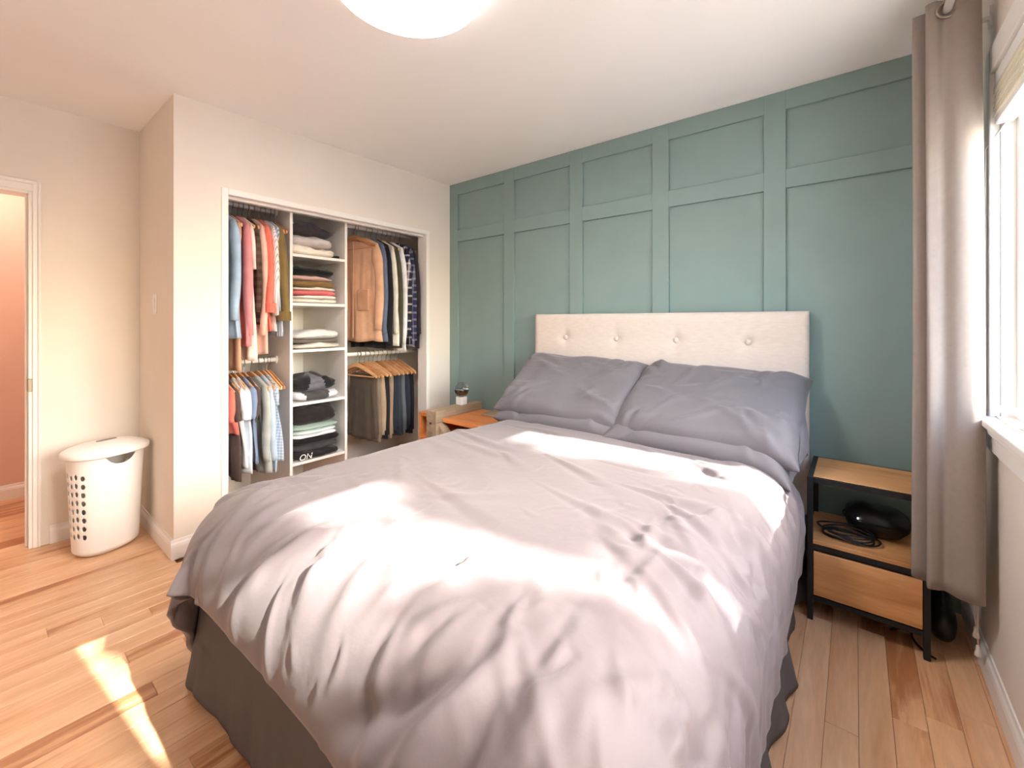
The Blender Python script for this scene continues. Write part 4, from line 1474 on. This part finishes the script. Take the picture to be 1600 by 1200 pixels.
GL = 'tops on the lower left closet rod'
lowl = [(-1.690, (206, 96, 82), 'coral tee hanging leftmost on the lower left rod', 'tee', 0.34, 0.05),
        (-1.662, (84, 66, 62), 'dark brown top hanging second on the lower left rod', 'top', 0.62, 0.04),
        (-1.632, (224, 226, 232), 'white tee hanging on the lower left rod', 'tee', 0.56, 0.05),
        (-1.604, (196, 206, 218), 'very pale blue top beside the white tee', 'top', 0.60, 0.02),
        (-1.574, (104, 120, 152), 'slate blue denim top on the lower left rod', 'top', 0.55, 0.04),
        (-1.545, (78, 66, 66), 'charcoal brown top behind the slate blue denim', 'top', 0.60, 0.0),
        (-1.505, (158, 164, 160), 'washed grey denim jacket in front of the lower left rod', 'jacket', 0.62, 0.10),
        (-1.462, (166, 184, 206), 'light blue denim shirt beside the grey denim jacket', 'shirt', 0.62, 0.04)]
for k, (y, c, lb, ct, ln, rz) in enumerate(lowl):
    top_garment('tee' if ct == 'tee' else ct, y, RL, rz, cloth(c), lb, ct, GL, ln, seed=40 + k, sleeve=0.20 if ct in ('tee', 'top') else 0.48, thick=0.030 if ct != 'jacket' else 0.045,
                half=0.20, sleeve_r=0.05, flare=0.03, sleeve_x=0.01)
    hanger(y, RL, rz, 'wooden hanger carrying the %s' % lb.split(' hanging')[0].split(' on the')[0].split(' beside')[0].split(' behind')[0].split(' in front')[0], 'hangers on the lower left closet rod')
top_garment('top', -1.428, RL, 0.0, MP_LACE, 'blue eyelet top with small holes, last on the lower left rod', 'top', GL, 0.56, seed=60, sleeve=0.14, thick=0.03, half=0.20, sleeve_r=0.04, flare=0.05)
hanger(-1.428, RL, 0.0, 'wooden hanger carrying the blue eyelet top', 'hangers on the lower left closet rod')
for q, y in enumerate((-1.405, -1.388)):
    hanger(y, RL, -0.03, ('empty wooden hanger beside the blue eyelet top', 'empty wooden hanger nearest the tower on the lower left rod')[q], 'hangers on the lower left closet rod')

GR = 'shirts and jackets on the upper right closet rod'
right = [(-0.740, (206, 156, 124), 'jacket', 'tan canvas jacket hanging in front on the upper right rod', 0.84, 0.22, 0.06),
         (-0.665, (78, 88, 116), 'jacket', 'navy blue jacket with a small white emblem on the chest', 0.84, 0.08, 0.05),
         (-0.610, (34, 34, 40), 'jacket', 'black jacket behind the navy one on the upper right rod', 0.90, 0.05, 0.04),
         (-0.560, (226, 220, 208), 'shirt', 'cream shirt hanging between the black jacket and olive shirt', 0.88, 0.05, 0.03),
         (-0.515, (78, 74, 62), 'shirt', 'dark olive shirt on the upper right rod', 0.90, 0.04, 0.03),
         (-0.470, (236, 236, 240), 'shirt', 'crisp white shirt beside the dark plaid one', 0.92, 0.04, 0.03)]
for k, (y, c, ct, lb, ln, rz, th) in enumerate(right):
    g_ = top_garment(ct, y, RU, rz, cloth(c), lb, ct, GR, ln, half=0.225, seed=70 + k, sleeve=ln - 0.13 - 0.035 * math.sin(k * 2.3 + 1), thick=th, sleeve_x=0.0, sleeve_r=0.055 if ct == 'jacket' else 0.045)
    if k == 0:
        pk = cloth((192, 142, 112))
        for s in (1, -1):
            bm = B(s * 0.11 - 0.055, s * 0.11 + 0.055, -0.044, -0.034, -0.66, -0.50, 0.003)
            me = bpy.data.meshes.new('pocket'); bm.to_mesh(me); bm.free(); me.materials.append(pk)
            o = link(bpy.data.objects.new('pocket', me), g_)
        bm = B(-0.008, 0.008, -0.040, -0.034, -0.88, -0.12, 0.002)
        me = bpy.data.meshes.new('placket'); bm.to_mesh(me); bm.free(); me.materials.append(pk)
        link(bpy.data.objects.new('placket', me), g_)
    if k == 1:
        bm = B(0.155, 0.175, -0.036, -0.028, -0.37, -0.345, 0.002)
        me = bpy.data.meshes.new('emblem'); bm.to_mesh(me); bm.free(); me.materials.append(cloth((232, 232, 236)))
        link(bpy.data.objects.new('emblem', me), g_)
    hanger(y, RU, rz, 'wooden hanger carrying the %s' % lb.split(' hanging')[0].split(' behind')[0].split(' on the')[0].split(' with')[0].split(' beside')[0], 'hangers on the upper right closet rod')
for k, (y, m_, lb, rz, ln) in enumerate(((-0.425, MP_PLAID, 'black and white plaid shirt on the upper right rod', 0.03, 0.88),
                                         (-0.380, MP_PLAID2, 'navy plaid shirt next to the black and white plaid', 0.03, 0.90),
                                         (-0.335, cloth((52, 46, 54)), 'dark aubergine shirt hanging last on the upper right rod', 0.0, 0.90))):
    top_garment('shirt', y, RU, rz, m_, lb, 'shirt', GR, ln, half=0.23, seed=90 + k, sleeve=ln - 0.15 + 0.03 * math.sin(k * 2.3), thick=0.03, sleeve_x=0.01)
    hanger(y, RU, rz, 'wooden hanger carrying the %s' % lb.split(' on the')[0].split(' next')[0].split(' hanging')[0], 'hangers on the upper right closet rod')
hanger(-0.765, RU, 0.24, 'empty wooden hanger in front of the tan canvas jacket', 'hangers on the upper right closet rod')

GT = 'trousers on the lower right closet rod'
pants = [(-0.715, (88, 76, 66), 'taupe trousers hanging in front on the lower right rod', 0.14, 0.15),
         (-0.672, (118, 98, 78), 'light khaki trousers behind the taupe pair', 0.10, 0.14),
         (-0.632, (162, 136, 108), 'tan chinos hanging third on the lower right rod', 0.10, 0.14),
         (-0.592, (40, 38, 40), 'black trousers between two tan pairs', 0.06, 0.14),
         (-0.552, (150, 122, 98), 'brown corduroy trousers beside the dark jeans', 0.06, 0.14),
         (-0.510, (46, 52, 62), 'dark blue jeans next to the brown corduroys', 0.05, 0.14),
         (-0.468, (58, 64, 72), 'slate grey jeans in the middle of the jeans', 0.05, 0.14),
         (-0.426, (80, 86, 92), 'faded grey jeans with a lighter wash', 0.05, 0.14),
         (-0.384, (46, 50, 62), 'navy jeans near the closet jamb', 0.04, 0.14),
         (-0.342, (30, 30, 34), 'black jeans hanging last by the closet jamb', 0.03, 0.14)]
for k, (y, c, lb, rz, hf) in enumerate(pants):
    trousers(y, RL, rz, cloth(c), lb, GT, half=hf, length=0.50 + 0.03 * math.sin(k * 2.2), seed=110 + k, off=0.03)
    hanger(y, RL, rz, 'wooden hanger carrying the %s' % lb.split(' hanging')[0].split(' behind')[0].split(' between')[0].split(' beside')[0].split(' next')[0].split(' in the')[0].split(' with')[0].split(' near')[0], 'hangers on the lower right closet rod')
hanger(-0.742, RL, 0.16, 'empty wooden hanger in front of the taupe trousers', 'hangers on the lower right closet rod')

# folded clothes on the shelves
def folded(name, label, cat, group, c, size, mat_, seed, layers=2, puff=1.0, tilt=0.0, extra=None):
    """c = bottom centre; size = (depth x, width y, height z)"""
    n, m = 120, 22
    P = np.zeros((m, n, 3))
    e = 4.6
    for j in range(m):
        t = PI * j / (m - 1)
        zz = -math.cos(t) * 0.5 + 0.5
        rr = max(math.sin(t), 1e-3) ** 0.36 if 0 < j < m - 1 else 0.02
        pinch = 1 - 0.035 * (abs(math.cos(PI * layers * zz)) ** 10 if 0.12 < zz < 0.88 else 0)
        for i in range(n):
            a = 2 * PI * i / n + 0.13 * math.sin(8 * PI * i / n) * -1.0
            ca, sa = math.cos(a), math.sin(a)
            k = (abs(ca) ** e + abs(sa) ** e) ** (-1 / e)
            P[j, i] = (ca * k * rr * pinch * 0.5, sa * k * rr * pinch * 0.5, zz)
    x, y, z = P[..., 0].copy(), P[..., 1].copy(), P[..., 2].copy()
    P[..., 0] *= size[0] * (1 + 0.06 * waves(y * 2, z, seed, 0.8, 3))
    P[..., 1] *= size[1] * (1 + 0.05 * waves(x * 2, z, seed + 1, 0.8, 3))
    top = 1 + puff * 0.26 * waves(x * 1.6, y * 1.6, seed + 2, 0.8, 3) - 0.35 * puff * ((np.abs(y) * 2) ** 4) * 0.35
    P[..., 2] = z * size[2] * top + tilt * y * size[1]* z
    P = P + np.array(c)
    me = grid_mesh(name, P, True)
    o = obj(name, me, mat_, loc=c, smooth=True)
    return tag(o, label, cat, group)

SXC = -0.30
FY = (TY0 + TY1) / 2
def stack(zs, items, group):
    z = zs + 0.001
    for k, (name, lb, cat, rgb, hh, dy, w, dx, dp, lay) in enumerate(items):
        o = folded(name, lb, cat, group, (SXC + dx, FY + dy, z), (dp, w, hh), cloth(rgb), 200 + int(zs * 1000) + k * 7, lay)
        z += hh * 0.90
        yield o
S1 = list(stack(SH[4], [
    ('folded_sweater', 'cream folded sweater at the bottom of the top shelf stack', 'sweater', (232, 220, 206), 0.068, -0.02, 0.33, 0.02, 0.34, 2),
    ('folded_sweater', 'light grey folded sweater in the middle of the top shelf stack', 'sweater', (184, 176, 176), 0.080, -0.03, 0.31, 0.02, 0.34, 2),
    ('folded_sweater', 'charcoal folded sweater on top of the top shelf stack', 'sweater', (58, 52, 58), 0.085, -0.035, 0.30, 0.02, 0.33, 2)], 'sweaters on the top closet shelf'))
S2 = list(stack(SH[3], [
    ('folded_tee', 'cream folded tee lowest in the second shelf stack', 'tee', (222, 216, 208), 0.034, 0.0, 0.33, 0.02, 0.34, 2),
    ('folded_tee', 'white folded tee under the coral one on the second shelf', 'tee', (234, 230, 226), 0.026, 0.0, 0.31, 0.02, 0.34, 1),
    ('folded_tee', 'coral red folded tee in the second shelf stack', 'tee', (222, 96, 104), 0.036, -0.01, 0.31, 0.025, 0.34, 1),
    ('folded_tee', 'pale ivory folded tee above the coral one', 'tee', (226, 222, 208), 0.026, -0.01, 0.32, 0.015, 0.34, 1),
    ('folded_sweater', 'olive brown folded sweater on the second shelf', 'sweater', (112, 84, 44), 0.048, -0.015, 0.33, 0.02, 0.34, 2),
    ('folded_tee', 'dusty pink folded tee above the olive sweater', 'tee', (196, 152, 148), 0.036, -0.025, 0.29, 0.02, 0.33, 1),
    ('folded_sweater', 'black folded sweater on top of the second shelf stack', 'sweater', (26, 28, 30), 0.060, -0.015, 0.31, 0.02, 0.34, 2)], 'folded clothes on the second closet shelf'))
S3 = list(stack(SH[2], [
    ('folded_trousers', 'beige folded trousers at the bottom of the middle shelf', 'trousers', (206, 198, 188), 0.040, 0.0, 0.34, 0.03, 0.36, 2),
    ('folded_trousers', 'dark taupe folded trousers in the middle of the middle shelf stack', 'trousers', (92, 84, 78), 0.030, 0.0, 0.345, 0.02, 0.36, 1),
    ('folded_sweater', 'pale grey folded sweater on top of the middle shelf stack', 'sweater', (206, 202, 202), 0.062, 0.0, 0.34, 0.02, 0.36, 2)], 'folded clothes on the middle closet shelf'))
S4 = list(stack(SH[1], [
    ('folded_sweater', 'white and charcoal blocked sweater below the black hoodie', 'sweater', (206, 206, 214), 0.066, 0.0, 0.33, 0.03, 0.36, 1),
    ('folded_hoodie', 'black folded hoodie with a charcoal panel on the fourth shelf', 'hoodie', (34, 34, 36), 0.105, -0.015, 0.32, 0.02, 0.35, 2)], 'sweaters on the fourth closet shelf'))
S5 = list(stack(SH[0], [
    ('folded_sweatshirt', 'black folded sweatshirt with white lettering at the bottom of the lowest shelf', 'sweatshirt', (38, 36, 38), 0.058, -0.005, 0.33, 0.03, 0.37, 2),
    ('folded_sweatshirt', 'charcoal grey folded sweatshirt second from the bottom of the lowest shelf', 'sweatshirt', (64, 62, 64), 0.046, -0.005, 0.33, 0.02, 0.37, 1),
    ('folded_leggings', 'black folded leggings above the charcoal sweatshirt', 'leggings', (24, 23, 26), 0.052, 0.005, 0.345, 0.02, 0.37, 1),
    ('folded_tee', 'white folded tee in the lowest shelf stack', 'tee', (224, 222, 226), 0.030, -0.01, 0.32, 0.02, 0.36, 1),
    ('folded_tee', 'pale mint folded tee above the white one on the lowest shelf', 'tee', (204, 220, 216), 0.030, -0.01, 0.325, 0.02, 0.36, 1),
    ('folded_tee', 'sage green folded tee on the lowest shelf', 'tee', (136, 158, 146), 0.034, -0.01, 0.33, 0.02, 0.36, 1),
    ('folded_sweater', 'thick dark brown-black folded sweater on top of the lowest shelf stack', 'sweater', (40, 36, 36), 0.135, -0.015, 0.32, 0.02, 0.36, 2)], 'folded clothes on the lowest closet shelf'))
# colour blocks sewn on two of the sweaters
def patch(o, y0, y1, z0, z1, rgb, name, skew=0.0):
    """a differently coloured block knitted into the front of a folded sweater, following its surface"""
    bm = bmesh.new()
    bm.from_mesh(o.data)
    bm.faces.ensure_lookup_table()
    kill = []
    for f in bm.faces:
        c = f.calc_center_median()
        if not (c.x > 0.02 and y0 + skew * c.z < c.y < y1 - skew * c.z and z0 < c.z < z1):
            kill.append(f)
    bmesh.ops.delete(bm, geom=kill, context='FACES')
    for v in bm.verts:
        v.co += v.normal * 0.0015
    me = bpy.data.meshes.new(name)
    bm.to_mesh(me); bm.free()
    me.materials.clear()
    me.materials.append(cloth(rgb))
    for p in me.polygons:
        p.use_smooth = True
    link(bpy.data.objects.new(name, me), o)
patch(S4[1], -0.075, 0.075, 0.004, 0.2, (84, 84, 92), 'chest_panel', 0.4)
patch(S4[0], -0.085, 0.045, 0.004, 0.2, (74, 72, 74), 'dark_band', -0.4)
# white lettering
cu = bpy.data.curves.new('lettering', 'FONT')
cu.body = 'ON'
cu.size = 0.055
cu.extrude = 0.0006
cu.shear = 0.2
tmp = bpy.data.objects.new('lettering_source', cu)
COL.objects.link(tmp)
bpy.context.view_layer.update()
me = bpy.data.meshes.new_from_object(tmp.evaluated_get(bpy.context.evaluated_depsgraph_get()))
bpy.data.objects.remove(tmp)
bpy.data.curves.remove(cu)
me.transform(Matrix.Translation((-0.088, FY - 0.150, SH[0] + 0.012)) @ Matrix.Rotation(PI / 2, 4, 'Z') @ Matrix.Rotation(PI / 2, 4, 'X'))
obj('lettering', me, cloth((232, 230, 230)), S5[0])
bm = blob(bmesh.new(), (-0.15, TY1 - 0.045, SH[4] + 0.001), (0.04, 0.022, 0.022), 6, 0.1)
tag(obj('rolled_socks', bm, cloth((30, 30, 32)), loc=(-0.15, TY1 - 0.045, SH[4]), smooth=True), 'small black rolled socks beside the cream sweater on the top shelf', 'socks')

# ------------------------------------------------------------------ outside the window
M_BOUNCE_PAVING = mat('bounce_paving', (176, 172, 166), rough=0.95, var=0.08, vscale=3)  # unseen paving put in to bounce pale, neutral light onto the ceiling
g = obj('floor_bounce_paving', B(XW + 0.16, 30, -25, 20, -0.75, -0.70), M_BOUNCE_PAVING)
g['kind'] = 'structure'
M_BARK = mat('bark', (92, 74, 58), rough=0.95, var=0.2, vscale=12, bump=0.5, bscale=20)
M_LEAF = mat('leaf', (92, 128, 58), rough=0.6, var=0.25, vscale=3, trans=0.3)
tree = thing('garden_tree', 'leafy green garden tree outside the bedroom window', 'tree', (7.4, -0.9, -0.7))
def win_to_out(yw, zw, X_):
    """a spot of the window opening carried up the sunlight to distance X_"""
    k = (X_ - XW)
    return Vector((X_, yw + 0.10 * k, zw + 0.696 * k))
clumps = [ # (yw, zw, X, radius, leaves)
    (-1.06, 1.40, 7.0, 0.20, 400), (-1.15, 1.65, 7.5, 0.24, 480), (-1.2, 1.35, 7.2, 0.22, 420), (-1.42, 1.6, 7.0, 0.20, 330),
    (-1.47, 1.4, 7.3, 0.15, 200), (-1.05, 1.1, 7.6, 0.14, 200), (-1.25, 1.0, 7.1, 0.13, 170), (-1.57, 1.10, 7.4, 0.07, 60),
    (-1.93, 1.18, 7.2, 0.19, 380), (-2.06, 1.16, 7.5, 0.12, 160), (-1.83, 1.08, 7.3, 0.13, 180), (-1.95, 1.82, 7.3, 0.09, 90), (-0.98, 1.8, 7.4, 0.18, 240),
    (-1.62, 0.98, 7.3, 0.08, 70), (-2.12, 1.06, 7.4, 0.13, 200), (-2.02, 0.99, 7.2, 0.12, 190), (-1.90, 0.97, 7.5, 0.10, 120), (-2.11, 0.96, 7.3, 0.09, 110), (-1.35, 1.85, 7.2, 0.15, 180),
]
verts, faces = [], []
bmT = bmesh.new()
tube(bmT, [(7.4, -0.9, -0.7), (7.38, -0.88, 1.0), (7.35, -0.85, 2.4), (7.3, -0.8, 3.6), (7.3, -0.75, 4.6)], [0.16, 0.13, 0.11, 0.08, 0.03], 12)
for (yw, zw, X_, rad, nl) in clumps:
    c = win_to_out(yw, zw, X_)
    tube(bmT, [(7.32, -0.82, min(3.4, c.z - 0.6)), ((7.32 + c.x) / 2, (-0.82 + c.y) / 2, c.z - 0.25), tuple(c)], [0.035, 0.02, 0.006], 6)
    for _ in range(nl):
        d = RNG.normal(size=3); d /= np.linalg.norm(d)
        p = np.array(c) + d * rad * RNG.uniform(0, 1) ** 0.5 * np.array([1, 1, 0.8])
        a = RNG.normal(size=3); a /= np.linalg.norm(a)
        b_ = np.cross(a, RNG.normal(size=3)); b_ /= np.linalg.norm(b_)
        L_, W_ = RNG.uniform(0.07, 0.12), RNG.uniform(0.025, 0.04)
        k = len(verts)
        verts += [tuple(p), tuple(p + a * L_ * 0.5 + b_ * W_), tuple(p + a * L_), tuple(p + a * L_ * 0.5 - b_ * W_)]
        faces.append((k, k + 1, k + 2, k + 3))
obj('trunk', bmT, M_BARK, tree, smooth=True)
me = bpy.data.meshes.new('foliage')
me.from_pydata(verts, [], faces)
fo_ = obj('foliage', me, M_LEAF, tree)
fo_['kind'] = 'stuff'
